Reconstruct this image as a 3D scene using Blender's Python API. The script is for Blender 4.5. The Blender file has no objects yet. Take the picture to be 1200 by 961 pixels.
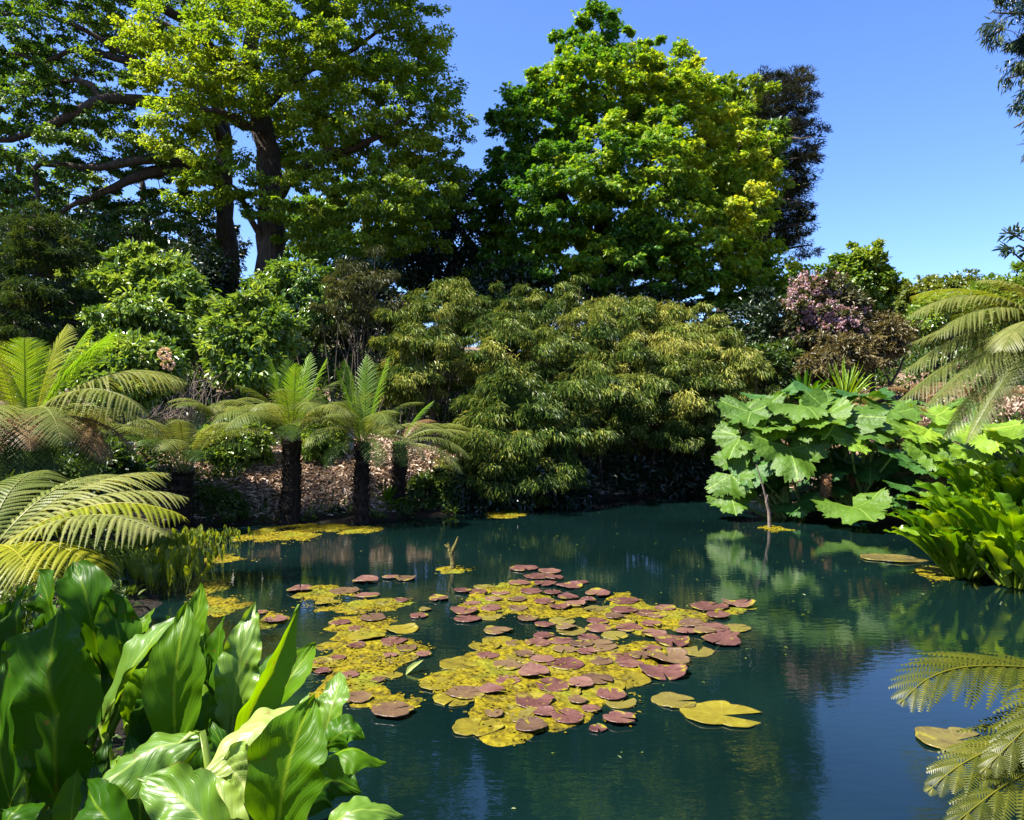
import bpy, math
import numpy as np

# ------------------------------------------------------------------ camera, sky, sun, exposure
S = bpy.context.scene
COL = S.collection
EYE = 1.8
HORIZON = 486.0
FPX = 900.0
cam_d = bpy.data.cameras.new('camera')
cam = bpy.data.objects.new('camera', cam_d)
COL.objects.link(cam)
cam.location = (0, 0, EYE)
cam.rotation_euler = (math.radians(90), 0, 0)
cam_d.sensor_width = 36.0
cam_d.lens = 36.0 * FPX / 1200.0
cam_d.shift_y = (HORIZON - 480.5) / 1200.0
cam_d.clip_start = 0.05
cam_d.clip_end = 3000
S.camera = cam

SUN_EL, SUN_AZ = 57.0, -104.0          # azimuth clockwise from the view direction
w = bpy.data.worlds.new('World')
S.world = w
w.use_nodes = True
nt = w.node_tree
bg = nt.nodes['Background']
sky = nt.nodes.new('ShaderNodeTexSky')
sky.sky_type = 'NISHITA'
sky.sun_disc = False
sky.sun_elevation = math.radians(SUN_EL)
sky.sun_rotation = math.radians(SUN_AZ)
sky.altitude = 200
sky.air_density = 1.0
sky.dust_density = 0.6
sky.ozone_density = 7.0
hs = nt.nodes.new('ShaderNodeHueSaturation')
hs.inputs['Hue'].default_value = 0.514
hs.inputs['Saturation'].default_value = 1.12
nt.links.new(sky.outputs[0], hs.inputs['Color'])
nt.links.new(hs.outputs[0], bg.inputs['Color'])
bg.inputs['Strength'].default_value = 0.086

sun_d = bpy.data.lights.new('sun', 'SUN')
sun_d.energy = 5.0
sun_d.angle = math.radians(0.5)
sun_d.color = (1.0, 0.95, 0.86)
sun = bpy.data.objects.new('sun', sun_d)
COL.objects.link(sun)
_a, _e = math.radians(SUN_AZ), math.radians(SUN_EL)
TO_SUN = np.array([math.sin(_a) * math.cos(_e), math.cos(_a) * math.cos(_e), math.sin(_e)])
from mathutils import Vector
sun.rotation_euler = Vector(TO_SUN).to_track_quat('Z', 'Y').to_euler()

S.view_settings.view_transform = 'Standard'
S.view_settings.look = 'None'
S.view_settings.gamma = 1.0
S.view_settings.use_curve_mapping = False
S.view_settings.exposure = 1.9
S.render.engine = 'CYCLES'
cy = S.cycles
cy.max_bounces = 6
cy.diffuse_bounces = 3
cy.glossy_bounces = 3
cy.transmission_bounces = 3
cy.transparent_max_bounces = 4
cy.sample_clamp_indirect = 6.0
cy.caustics_reflective = False
cy.caustics_refractive = False
cy.use_denoising = True
cy.denoiser = 'OPENIMAGEDENOISE'
cy.denoising_input_passes = 'RGB_ALBEDO_NORMAL'
cy.use_adaptive_sampling = False

# ------------------------------------------------------------------ helpers
UP = np.array([0.0, 0.0, 1.0])


def A(*v):
    return np.array(v, float)


def P(px, py, d):
    """world point seen at photo pixel (1200 wide) at forward distance d"""
    return A((px - 600.0) / FPX * d, d, EYE + (HORIZON - py) / FPX * d)


def PW(px, py, z=0.0):
    """world point on the level z seen at photo pixel"""
    d = FPX * (EYE - z) / (py - HORIZON)
    return A((px - 600.0) / FPX * d, d, z)


def nrm(v):
    v = np.asarray(v, float)
    return v / np.maximum(np.linalg.norm(v, axis=-1, keepdims=True), 1e-9)


def runit(rng, n):
    return nrm(rng.normal(size=(n, 3)))


_r = np.random.default_rng(77)
_ND = _r.normal(size=(24, 3))
_NP = _r.uniform(0, 6.28, 24)


def noise(p, f=1.0, octv=3):
    """cheap smooth noise about -1..1"""
    p = np.asarray(p, float)
    if p.shape[-1] == 2:
        p = np.concatenate([p, np.zeros(p.shape[:-1] + (1,))], -1)
    out = 0.0
    amp = 1.0
    tot = 0.0
    for o in range(octv):
        for k in range(6):
            i = (o * 6 + k) % 24
            out = out + amp * np.sin(p @ (_ND[i] * f) + _NP[i] + 1.3 * np.sin(p @ (_ND[(i + 7) % 24] * f * 0.7)))
        tot += amp * 2.6
        amp *= 0.5
        f *= 2.1
    return out / tot


class MB:
    """collects vertices, faces and float attributes for ONE mesh"""
    def __init__(s):
        s.V, s.F, s.A, s.n = [], [], {}, 0

    def add(s, V, F, **at):
        V = np.asarray(V, float).reshape(-1, 3)
        if len(V) == 0:
            return
        for f in (F if isinstance(F, list) else [F]):
            f = np.asarray(f, int)
            if len(f):
                s.F.append(f + s.n)
        for k, a in at.items():
            s.A.setdefault(k, []).append((s.n, np.broadcast_to(np.asarray(a, float), (len(V),))))
        s.V.append(V)
        s.n += len(V)

    def build(s, name, mat, parent=None, smooth=False):
        me = bpy.data.meshes.new(name)
        V = np.concatenate(s.V) if s.V else np.zeros((0, 3))
        org = np.zeros(3)
        if parent is not None:
            org = WORLD[parent.name]
        elif len(V):
            org = A(*((V.min(0) + V.max(0)) / 2)[:2], V[:, 2].min())
        me.vertices.add(len(V))
        me.vertices.foreach_set('co', (V - org).astype(np.float32).ravel())
        nl = sum(f.size for f in s.F)
        npoly = sum(len(f) for f in s.F)
        me.loops.add(nl)
        me.polygons.add(npoly)
        if npoly:
            me.loops.foreach_set('vertex_index', np.concatenate([f.ravel() for f in s.F]).astype(np.int32))
            tot = np.concatenate([np.full(len(f), f.shape[1]) for f in s.F])
            st = np.concatenate([[0], np.cumsum(tot)[:-1]])
            me.polygons.foreach_set('loop_start', st.astype(np.int32))
            me.polygons.foreach_set('loop_total', tot.astype(np.int32))
            me.polygons.foreach_set('use_smooth', np.full(npoly, smooth))
        for k, ch in s.A.items():
            arr = np.zeros(len(V), np.float32)
            for n0, a in ch:
                arr[n0:n0 + len(a)] = a
            me.attributes.new(k, 'FLOAT', 'POINT').data.foreach_set('value', arr)
        me.update(calc_edges=True)
        me.validate()
        if mat is not None:
            me.materials.append(mat)
        o = bpy.data.objects.new(name, me)
        COL.objects.link(o)
        if parent is not None:
            o.parent = parent
            WORLD[o.name] = org
        else:
            o.location = org
            WORLD[o.name] = org
        return o


WORLD = {}


def tag(o, label=None, cat=None, group=None, kind=None):
    if label:
        o['label'] = label
    if cat:
        o['category'] = cat
    if group:
        o['group'] = group
    if kind:
        o['kind'] = kind
    return o


def thing(name, label, cat, loc, group=None):
    o = bpy.data.objects.new(name, None)
    o.empty_display_size = 0.2
    COL.objects.link(o)
    o.location = tuple(loc)
    WORLD[o.name] = np.array(loc, float)
    return tag(o, label, cat, group)


def tube(mb, pts, rad, sides=6, **at):
    p = np.asarray(pts, float)
    m = len(p)
    rad = np.broadcast_to(np.asarray(rad, float), (m,))
    t = nrm(np.gradient(p, axis=0))
    ref = A(0, 0, 1) if abs(t[0, 2]) < 0.8 else A(1, 0, 0)
    x = nrm(np.cross(t, ref))
    y = np.cross(t, x)
    a = np.arange(sides) / sides * 2 * math.pi
    V = p[:, None, :] + rad[:, None, None] * (np.cos(a)[None, :, None] * x[:, None, :] + np.sin(a)[None, :, None] * y[:, None, :])
    i = np.arange(m - 1)[:, None] * sides
    j = np.arange(sides)[None, :]
    j2 = (j + 1) % sides
    F = np.stack([i + j, i + j2, i + sides + j2, i + sides + j], -1).reshape(-1, 4)
    mb.add(V.reshape(-1, 3), F, **at)


def smooth_path(pts, n):
    """Catmull-Rom through points, n samples"""
    p = np.asarray(pts, float)
    if len(p) == 2:
        t = np.linspace(0, 1, n)[:, None]
        return p[0] * (1 - t) + p[1] * t
    q = np.concatenate([[2 * p[0] - p[1]], p, [2 * p[-1] - p[-2]]])
    u = np.linspace(0, len(p) - 1 - 1e-6, n)
    k = u.astype(int)
    f = (u - k)[:, None]
    a, b, c, d = q[k], q[k + 1], q[k + 2], q[k + 3]
    return 0.5 * (2 * b + (c - a) * f + (2 * a - 5 * b + 4 * c - d) * f ** 2 + (3 * b - a - 3 * c + d) * f ** 3)


OVAL_V = np.array([[0, 0, 0], [.3, .5, .07], [.72, .4, .04], [1, 0, -.12], [.72, -.4, .04], [.3, -.5, .07]], float)
OVAL_F = np.array([[0, 3, 2, 1], [0, 5, 4, 3]])
LANCE_V = np.array([[0, 0, 0], [.4, .5, .02], [1, 0, -.22], [.4, -.5, .02]], float)
LANCE_F = np.array([[0, 2, 1], [0, 3, 2]])
# a five-point leaf (maple like), folded a little along the midrib
MAPLE_V = np.array([[0, 0, 0], [.18, .55, -.02], [.42, .26, .06], [.62, .62, -.06], [.66, .2, .05], [1, 0, -.12],
                    [.66, -.2, .05], [.62, -.62, -.06], [.42, -.26, .06], [.18, -.55, -.02], [.4, 0, .03]], float)
MAPLE_F = np.array([[0, 10, 2, 1], [10, 4, 3, 2], [10, 10, 5, 4], [0, 9, 8, 10], [10, 8, 7, 6], [10, 6, 5, 5]])
MAPLE_F = [np.array([[0, 10, 2, 1], [10, 4, 3, 2], [0, 9, 8, 10], [10, 8, 7, 6]]), np.array([[10, 5, 4], [10, 6, 5]])]


def leaves(mb, pos, direc, nor, L, W, tv=OVAL_V, tf=OVAL_F, **at):
    n = len(pos)
    if n == 0:
        return
    d = nrm(direc)
    nr = nrm(nor - d * np.sum(nor * d, -1, keepdims=True))
    s = np.cross(nr, d)
    L = np.broadcast_to(L, (n,))[:, None, None]
    W = np.broadcast_to(W, (n,))[:, None, None]
    k = len(tv)
    V = pos[:, None, :] + d[:, None, :] * (tv[None, :, 0:1] * L) + s[:, None, :] * (tv[None, :, 1:2] * W) + nr[:, None, :] * (tv[None, :, 2:3] * L)
    off = (np.arange(n) * k)[:, None, None]
    F = [(off + f[None]).reshape(-1, f.shape[1]) for f in (tf if isinstance(tf, list) else [tf])]
    at = {a: np.repeat(np.broadcast_to(v, (n,)), k) for a, v in at.items()}
    mb.add(V.reshape(-1, 3), F, **at)


# ------------------------------------------------------------------ materials
def newmat(name):
    m = bpy.data.materials.new(name)
    m.use_nodes = True
    t = m.node_tree
    t.nodes.clear()
    out = t.nodes.new('ShaderNodeOutputMaterial')
    return m, t, out


def N(t, typ, **kw):
    n = t.nodes.new('ShaderNode' + typ)
    for k, v in kw.items():
        setattr(n, k, v)
    return n


def ramp(t, cols, pos=None):
    r = N(t, 'ValToRGB')
    e = r.color_ramp.elements
    pos = pos or [i / max(1, len(cols) - 1) for i in range(len(cols))]
    while len(e) < len(cols):
        e.new(0.5)
    for el, c, p in zip(e, cols, pos):
        el.position = p
        el.color = (*c, 1)
    return r


def foliage(name, cols, transl=.35, gloss=.06, rough=.4, warm=(1.25, 1.1, .45)):
    """leaf shader: diffuse + light shining through + a waxy sheen; colour by the leaf's own attribute v"""
    m, t, out = newmat(name)
    at = N(t, 'Attribute', attribute_name='v')
    r = ramp(t, cols)
    t.links.new(at.outputs['Fac'], r.inputs[0])
    di = N(t, 'BsdfDiffuse')
    tr = N(t, 'BsdfTranslucent')
    gl = N(t, 'BsdfGlossy')
    gl.inputs['Roughness'].default_value = rough
    mul = N(t, 'Mix', data_type='RGBA', blend_type='MULTIPLY')
    mul.inputs[0].default_value = 1
    mul.inputs[7].default_value = (*warm, 1)
    t.links.new(r.outputs[0], mul.inputs[6])
    t.links.new(r.outputs[0], di.inputs[0])
    t.links.new(mul.outputs[2], tr.inputs[0])
    m1 = N(t, 'MixShader')
    m1.inputs[0].default_value = transl
    t.links.new(di.outputs[0], m1.inputs[1])
    t.links.new(tr.outputs[0], m1.inputs[2])
    m2 = N(t, 'MixShader')
    m2.inputs[0].default_value = gloss
    t.links.new(m1.outputs[0], m2.inputs[1])
    t.links.new(gl.outputs[0], m2.inputs[2])
    t.links.new(m2.outputs[0], out.inputs[0])
    return m


def rough_mat(name, cols, scale=6.0, bump=.4, rough=.9, stretch=(1, 1, 1), detail=6, dist=0.03):
    m, t, out = newmat(name)
    tc = N(t, 'TexCoord')
    mp = N(t, 'Mapping')
    mp.inputs['Scale'].default_value = stretch
    t.links.new(tc.outputs['Object'], mp.inputs[0])
    nz = N(t, 'TexNoise')
    nz.inputs['Scale'].default_value = scale
    nz.inputs['Detail'].default_value = detail
    nz.inputs['Roughness'].default_value = .65
    t.links.new(mp.outputs[0], nz.inputs[0])
    r = ramp(t, cols, [.3 + .4 * i / max(1, len(cols) - 1) for i in range(len(cols))])
    t.links.new(nz.outputs[0], r.inputs[0])
    b = N(t, 'BsdfPrincipled')
    b.inputs['Roughness'].default_value = rough
    b.inputs['Specular IOR Level'].default_value = .25
    t.links.new(r.outputs[0], b.inputs['Base Color'])
    bp = N(t, 'Bump')
    bp.inputs['Strength'].default_value = bump
    bp.inputs['Distance'].default_value = dist
    t.links.new(nz.outputs[0], bp.inputs['Height'])
    t.links.new(bp.outputs[0], b.inputs['Normal'])
    t.links.new(b.outputs[0], out.inputs[0])
    return m


M = {}
M['bark'] = rough_mat('bark', [(.018, .013, .010), (.05, .038, .028), (.09, .07, .05)], 5, .9, .95, (3, 3, .6))
M['bark_grey'] = rough_mat('bark_grey', [(.03, .026, .02), (.08, .07, .055), (.13, .12, .09)], 5, .8, .95, (3, 3, .6))
M['fern_trunk'] = rough_mat('fern_trunk', [(.008, .006, .004), (.022, .015, .010), (.05, .035, .02)], 30, 1.0, 1, (1, 1, .4))
M['twig'] = rough_mat('twig', [(.06, .05, .035), (.14, .11, .08)], 12, .3)
M['dead_twig'] = rough_mat('dead_twig', [(.10, .075, .06), (.22, .17, .13)], 12, .3)
M['timber'] = rough_mat('timber', [(.22, .21, .22), (.34, .33, .34), (.42, .41, .42)], 8, .25, .8, (1, 12, 12))
M['stump'] = rough_mat('stump', [(.05, .04, .012), (.13, .11, .025), (.24, .20, .09)], 30, 1.0)
# ------------------------------------------------------------------ the setting: ground, pond water
POND = np.array([(-0.5, 1.9), (-0.75, 2.7), (-1.5, 3.6), (-2.5, 4.8), (-3.25, 6.2), (-3.35, 7.4), (-4.5, 9.2), (-5.3, 10.8), (-5.2, 12.1), (-4.4, 12.5),
                 (-3.3, 12.75), (-2.3, 12.8), (-1.7, 13.4), (-0.9, 13.9), (0.6, 14.9), (2.6, 16.4), (4.6, 17.2), (5.5, 16.0), (4.8, 14.2),
                 (5.5, 13.0), (6.9, 12.6), (6.3, 10.5), (5.1, 9.0), (5.3, 7.8), (6.6, 6.6), (5.6, 4.6), (4.0, 3.0), (2.6, 1.7), (1.0, 1.3)])


def sdist(p):
    """signed distance to the pond outline, negative inside"""
    p = np.asarray(p, float)
    a, b = POND, np.roll(POND, -1, 0)
    best = np.full(len(p), 1e9)
    ins = np.zeros(len(p), bool)
    for (ax, ay), (bx, by) in zip(a, b):
        ex, ey = bx - ax, by - ay
        t = np.clip(((p[:, 0] - ax) * ex + (p[:, 1] - ay) * ey) / (ex * ex + ey * ey), 0, 1)
        best = np.minimum(best, np.hypot(p[:, 0] - ax - t * ex, p[:, 1] - ay - t * ey))
        c = ((ay > p[:, 1]) != (by > p[:, 1]))
        with np.errstate(divide='ignore', invalid='ignore'):
            xi = ax + (p[:, 1] - ay) * ex / (ey if ey else 1e-9)
        ins ^= c & (p[:, 0] < xi)
    return np.where(ins, -best, best)


def sstep(x, a, b):
    t = np.clip((x - a) / (b - a), 0, 1)
    return t * t * (3 - 2 * t)


def ground(p):
    p = np.asarray(p, float)
    one = p.ndim == 1
    p = np.atleast_2d(p)[:, :2]
    s = sdist(p)
    far = sstep(p[:, 1], 6, 11)
    bank = sstep(s, 0, 1.8) * (.12 + .75 * far)
    hill = np.clip(s - 1.5, 0, 26) * .19 * sstep(p[:, 1], 5, 13)
    side = np.clip(np.abs(p[:, 0] + .3) - 6, 0, 30) * .07 * sstep(p[:, 1], -2, 8)
    h = np.where(s < 0, np.maximum(-.9, s * .7) - .01, .03 + bank + hill + side)
    h = h + noise(p, 1.1, 3) * (.05 + .07 * far) * sstep(s, .0, 1.0) + noise(p, .25, 2) * .25 * sstep(s, 4, 10) * far
    return h[0] if one else h


def build_ground():
    def axis(lo, hi, n_in, step_out, n_out):
        core = np.linspace(lo, hi, n_in)
        g = np.cumsum(step_out * 1.22 ** np.arange(n_out))
        return np.concatenate([(lo - g)[::-1], core, hi + g])
    xs = axis(-14, 14, 180, .25, 32)
    ys = axis(-1, 27, 180, .25, 32)
    X, Y = np.meshgrid(xs, ys)
    p = np.stack([X.ravel(), Y.ravel()], -1)
    z = ground(p)
    V = np.column_stack([p, z])
    nx, ny = len(xs), len(ys)
    i = np.arange(ny - 1)[:, None] * nx + np.arange(nx - 1)[None, :]
    F = np.stack([i, i + 1, i + nx + 1, i + nx], -1).reshape(-1, 4)
    mb = MB()
    mb.add(V, F)
    m, t, out = newmat('leaf_mould_soil')
    tc = N(t, 'TexCoord')
    n1 = N(t, 'TexNoise'); n1.inputs['Scale'].default_value = 28; n1.inputs['Detail'].default_value = 8; n1.inputs['Roughness'].default_value = .75
    n2 = N(t, 'TexNoise'); n2.inputs['Scale'].default_value = .9; n2.inputs['Detail'].default_value = 4
    t.links.new(tc.outputs['Object'], n1.inputs[0]); t.links.new(tc.outputs['Object'], n2.inputs[0])
    r1 = ramp(t, [(.04, .027, .018), (.16, .108, .075), (.32, .23, .17)], [.32, .5, .68])
    r2 = ramp(t, [(.012, .022, .006), (.03, .05, .012)], [.35, .65])
    t.links.new(n1.outputs[0], r1.inputs[0]); t.links.new(n1.outputs[0], r2.inputs[0])
    f = ramp(t, [(0, 0, 0), (1, 1, 1)], [.5, .62])
    t.links.new(n2.outputs[0], f.inputs[0])
    mx = N(t, 'Mix', data_type='RGBA')
    t.links.new(f.outputs[0], mx.inputs[0]); t.links.new(r1.outputs[0], mx.inputs[6]); t.links.new(r2.outputs[0], mx.inputs[7])
    # damp mud along the waterline
    geo = N(t, 'NewGeometry'); sx = N(t, 'SeparateXYZ'); t.links.new(geo.outputs['Position'], sx.inputs[0])
    jz = N(t, 'Math', operation='MULTIPLY_ADD'); jz.inputs[1].default_value = .16; t.links.new(n1.outputs[0], jz.inputs[0]); t.links.new(sx.outputs['Z'], jz.inputs[2])
    wet = N(t, 'MapRange'); wet.inputs[1].default_value = .13; wet.inputs[2].default_value = .26; t.links.new(jz.outputs[0], wet.inputs[0])
    mud = N(t, 'Mix', data_type='RGBA'); mud.inputs[6].default_value = (.016, .012, .008, 1)
    t.links.new(wet.outputs[0], mud.inputs[0]); t.links.new(mx.outputs[2], mud.inputs[7])
    rg = N(t, 'MapRange'); rg.inputs[3].default_value = .35; rg.inputs[4].default_value = .95; t.links.new(wet.outputs[0], rg.inputs[0])
    b = N(t, 'BsdfPrincipled'); b.inputs['Specular IOR Level'].default_value = .15
    t.links.new(rg.outputs[0], b.inputs['Roughness'])
    t.links.new(mud.outputs[2], b.inputs['Base Color'])
    bp = N(t, 'Bump'); bp.inputs['Strength'].default_value = .8; bp.inputs['Distance'].default_value = .05
    t.links.new(n1.outputs[0], bp.inputs['Height']); t.links.new(bp.outputs[0], b.inputs['Normal'])
    t.links.new(b.outputs[0], out.inputs[0])
    tag(mb.build('ground', m, smooth=True), kind='structure')


build_ground()


def build_water():
    mb = MB()
    c = POND.mean(0)
    ring = c + (POND - c) * 1.12
    V = np.column_stack([np.vstack([c, ring]), np.zeros(len(ring) + 1)])
    k = len(ring)
    F = np.array([[0, 1 + i, 1 + (i + 1) % k] for i in range(k)])
    mb.add(V, F)
    m, t, out = newmat('pond_water')
    tc = N(t, 'TexCoord')
    n1 = N(t, 'TexNoise'); n1.inputs['Scale'].default_value = 7.0; n1.inputs['Detail'].default_value = 3
    n2 = N(t, 'TexNoise'); n2.inputs['Scale'].default_value = 1.1; n2.inputs['Detail'].default_value = 2
    mp = N(t, 'Mapping'); mp.inputs['Scale'].default_value = (1, 2.2, 1)
    t.links.new(tc.outputs['Object'], mp.inputs[0])
    t.links.new(mp.outputs[0], n1.inputs[0]); t.links.new(tc.outputs['Object'], n2.inputs[0])
    ad = N(t, 'Math', operation='MULTIPLY_ADD'); ad.inputs[1].default_value = 2.2
    t.links.new(n2.outputs[0], ad.inputs[0]); t.links.new(n1.outputs[0], ad.inputs[2])
    bp = N(t, 'Bump'); bp.inputs['Strength'].default_value = .032; bp.inputs['Distance'].default_value = .03
    t.links.new(ad.outputs[0], bp.inputs['Height'])
    # murky teal body: cloudy silt suspended in the water
    nb = N(t, 'TexNoise'); nb.inputs['Scale'].default_value = .5; nb.inputs['Detail'].default_value = 3
    t.links.new(tc.outputs['Object'], nb.inputs[0])
    r = ramp(t, [(.0013, .0060, .0056), (.0026, .0104, .0096)], [.35, .7])
    t.links.new(nb.outputs[0], r.inputs[0])
    b = N(t, 'BsdfPrincipled')
    b.inputs['Roughness'].default_value = .02
    b.inputs['IOR'].default_value = 1.5
    t.links.new(r.outputs[0], b.inputs['Base Color'])
    t.links.new(bp.outputs[0], b.inputs['Normal'])
    t.links.new(b.outputs[0], out.inputs[0])
    tag(mb.build('pond_water', m), kind='structure')


build_water()
# ------------------------------------------------------------------ trees and shrubs
def lobe(px, py, rx, rz, d, ry=None):
    """an ellipsoid of foliage given where the photo shows it: centre pixel, radii in photo pixels, distance"""
    k = d / FPX
    return (P(px, py, d), A(rx * k, ry if ry else (rx + rz) * .5 * k, rz * k))


def sample_lobes(rng, lobes, n, shell=.5, spread=True):
    if spread and n > 8:
        C, u = sample_lobes(rng, lobes, n * 4, shell, False)
        ext = np.prod(np.maximum(C.max(0) - C.min(0), .2)) ** (1 / 3)
        dm = ext / n ** (1 / 3) * .8
        while True:
            keep = []
            for i in range(len(C)):
                if not keep or np.min(np.sum((C[keep] - C[i]) ** 2, 1)) > dm * dm:
                    keep.append(i)
                    if len(keep) == n:
                        break
            if len(keep) == n:
                return C[keep], u[keep]
            dm *= .9
    vol = np.array([np.prod(r) ** .8 for c, r in lobes])
    idx = rng.choice(len(lobes), n, p=vol / vol.sum())
    C = np.array([c for c, r in lobes])[idx]
    R = np.array([r for c, r in lobes])[idx]
    u = runit(rng, n)
    rad = rng.uniform(0.12, 1, n) ** shell
    return C + u * rad[:, None] * R, u


def clump_leaves(mb, rng, cen, R, n_per, flat, L, Wd, vc, up=.55, droop=.15, crown_c=None, tv=OVAL_V, tf=OVAL_F, vspread=.16, lv=.35):
    K = len(cen)
    n = K * n_per
    R = np.broadcast_to(R, (K,))
    u = runit(rng, n)
    rr = rng.uniform(0, 1, n) ** .55
    # ragged clumps: pull part of the leaves into a few sub-sprays
    sub = runit(rng, K * 7) * .62
    pick = np.repeat(np.arange(K) * 7, n_per) + rng.integers(0, 7, n)
    off = sub[pick] + u * rr[:, None] * .5
    off[:, 2] *= flat
    cc = np.repeat(cen, n_per, 0)
    pos = cc + off * np.repeat(R, n_per)[:, None]
    out = off.copy()
    if crown_c is not None:
        out = out + .6 * nrm(cc - crown_c)
    nor = nrm(up * UP + .45 * nrm(out) + .42 * runit(rng, n))
    dr = nrm(nrm(out) * .8 + runit(rng, n) * .7 + A(0, 0, -droop))
    v = np.clip(np.repeat(vc, n_per) + rng.normal(0, vspread, n), 0, 1)
    leaves(mb, pos, dr, nor, L * rng.uniform(1 - lv, 1 + lv, n), Wd * rng.uniform(1 - lv, 1 + lv, n), tv, tf, v=v)


def grow(mb, rng, nodes, nrad, targets, center, twigs=4, R=.6, tip=.008, max_r=.2, sag=0.0):
    """branches from the existing limbs to every clump of leaves"""
    nodes = [np.asarray(n, float) for n in nodes]
    nrad = list(nrad)
    order = np.argsort(np.linalg.norm(targets - center, axis=1))
    for i in order:
        c = targets[i]
        nd = np.array(nodes)
        dv = c - nd
        dist = np.linalg.norm(dv, axis=1)
        cost = dist + .7 * np.maximum(0, nd[:, 2] - c[2] + .1 * dist)
        j = int(np.argmin(cost))
        p0, ln = nd[j], dist[j]
        r0 = min(nrad[j] * .75, .010 + .011 * ln, max_r)
        mid = (p0 + c) / 2 + A(0, 0, .12 * ln - sag * ln) + rng.normal(0, .10 * ln, 3)
        pts = smooth_path([p0, mid, c], 6)
        rad = np.linspace(r0, max(tip, r0 * .3), 6)
        tube(mb, pts, rad, 5 if r0 > .03 else 4)
        for q, r in zip(pts[2:], rad[2:]):
            nodes.append(q)
            nrad.append(r)
        for k in range(twigs):
            e = c + runit(rng, 1)[0] * A(1, 1, .6) * R * rng.uniform(.6, 1.0)
            tube(mb, smooth_path([c, (c + e) / 2 + rng.normal(0, .05, 3), e], 4), np.linspace(tip, tip * .5, 4), 3)


def make_tree(name, label, seed, limbs, lobes, clumps, R, n_per, L, Wd, mat, bark, group=None, flat=.55, vfun=None, cat='tree',
              twigs=3, shell=.5, up=.55, droop=.15, tv=OVAL_V, tf=OVAL_F, trunk_sides=10, branch=True, wob=.04, tip=.008, lv=.35, vs=.16, keep=None):
    """limbs: list of (points, radii); the first is the trunk"""
    rng = np.random.default_rng(seed)
    base = np.asarray(limbs[0][0][0], float)
    t = thing(name, label, cat, base, group)
    nodes, nr = [], []
    trunk, br = MB(), MB()
    for k, (pts, rad) in enumerate(limbs):
        pts = np.asarray(pts, float)
        ln = np.linalg.norm(np.diff(pts, axis=0), axis=1).sum()
        m = max(6, int(ln / .45))
        pp = smooth_path(pts, m)
        rr = np.interp(np.linspace(0, 1, m), np.linspace(0, 1, len(rad)), rad)
        pp[1:-1] += noise(pp[1:-1] * 1.0 + seed, 1.7, 2)[:, None] * rng.normal(0, 1, 3) * wob * 3
        if k == 0:
            rr[0] *= 1.35
        tube(trunk if k == 0 else br, pp, rr * (1 + .08 * rng.normal(size=m)), trunk_sides if k == 0 else 7)
        s0 = int(m * (.25 if k == 0 else .2))
        nodes += list(pp[s0:])
        nr += list(rr[s0:])
    C, u = sample_lobes(rng, lobes, clumps, shell)
    if keep is not None:
        C = C[keep(C)]
    K = len(C)
    cc = np.mean([c for c, r in lobes], 0)
    shoots = rng.uniform(size=K) < .16
    C = C + np.where(shoots[:, None], u[:K] * rng.uniform(.2, 1.0, (K, 1)) * R * A(1.0, 1.0, 1.3), 0) if keep is None else C
    size = np.where(shoots, .55, 1.0)
    if branch:
        grow(br, rng, nodes, nr, C, np.mean(nodes, 0), twigs, R, tip=tip)
    vc = rng.uniform(.2, .75, K) if vfun is None else vfun(C, rng)
    fo = MB()
    clump_leaves(fo, rng, C, R * rng.uniform(.7, 1.3, K) * size, n_per, flat, L, Wd, vc, up, droop, cc, tv, tf, vspread=vs, lv=lv)
    trunk.build('trunk', bark, t, smooth=True)
    if br.n:
        br.build('branches', bark, t, smooth=True)
    fo.build('crown', mat, t)
    return t


def shrub(name, label, seed, lobes, clumps, R, n_per, L, Wd, mat, group=None, cat='shrub', flat=.7, stems=5, bark=None, **kw):
    rng = np.random.default_rng(seed + 500)
    c = np.mean([c for c, r in lobes], 0)
    b = A(c[0], c[1], ground(c))
    limbs = []
    for k in range(stems):
        lc, lr = lobes[k % len(lobes)]
        e = lc + rng.normal(0, .35, 3) * lr
        s = b + A(rng.normal(0, .12), rng.normal(0, .12), -.05)
        limbs.append(([s, s * .5 + e * .5 + A(0, 0, .1) + rng.normal(0, .1, 3), e], [.045, .03, .015]))
    return make_tree(name, label, seed, limbs, lobes, clumps, R, n_per, L, Wd, mat, bark or M['bark'], group, flat, cat=cat, trunk_sides=6, twigs=2, **kw)


M['leaf_oak'] = foliage('leaf_oak', [(.028, .085, .012), (.085, .18, .015), (.20, .29, .022)], .54, .03)
M['leaf_beech'] = foliage('leaf_beech', [(.055, .14, .011), (.155, .265, .015), (.33, .40, .026)], .57, .02)
M['leaf_maple'] = foliage('leaf_maple', [(.032, .12, .011), (.105, .24, .014), (.30, .41, .02), (.48, .49, .045)], .54, .02)
M['leaf_lime'] = foliage('leaf_lime', [(.05, .12, .012), (.13, .22, .018), (.26, .32, .035)], .45, .03)
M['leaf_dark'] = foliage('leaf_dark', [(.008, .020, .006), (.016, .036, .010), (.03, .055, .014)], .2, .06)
M['leaf_pine'] = foliage('leaf_pine', [(.010, .022, .012), (.030, .038, .016), (.085, .078, .028)], .12, .03)
M['leaf_laurel'] = foliage('leaf_laurel', [(.050, .125, .014), (.165, .27, .034), (.33, .42, .085)], .44, .06, .32)
M['leaf_rhodo'] = foliage('leaf_rhodo', [(.025, .045, .010), (.075, .080, .020), (.15, .105, .045)], .25, .05)
M['leaf_olive'] = foliage('leaf_olive', [(.05, .085, .012), (.12, .165, .022), (.22, .25, .03)], .45, .05)
M['leaf_bronze'] = foliage('leaf_bronze', [(.045, .042, .014), (.105, .085, .030), (.19, .15, .06)], .3, .03)
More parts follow.
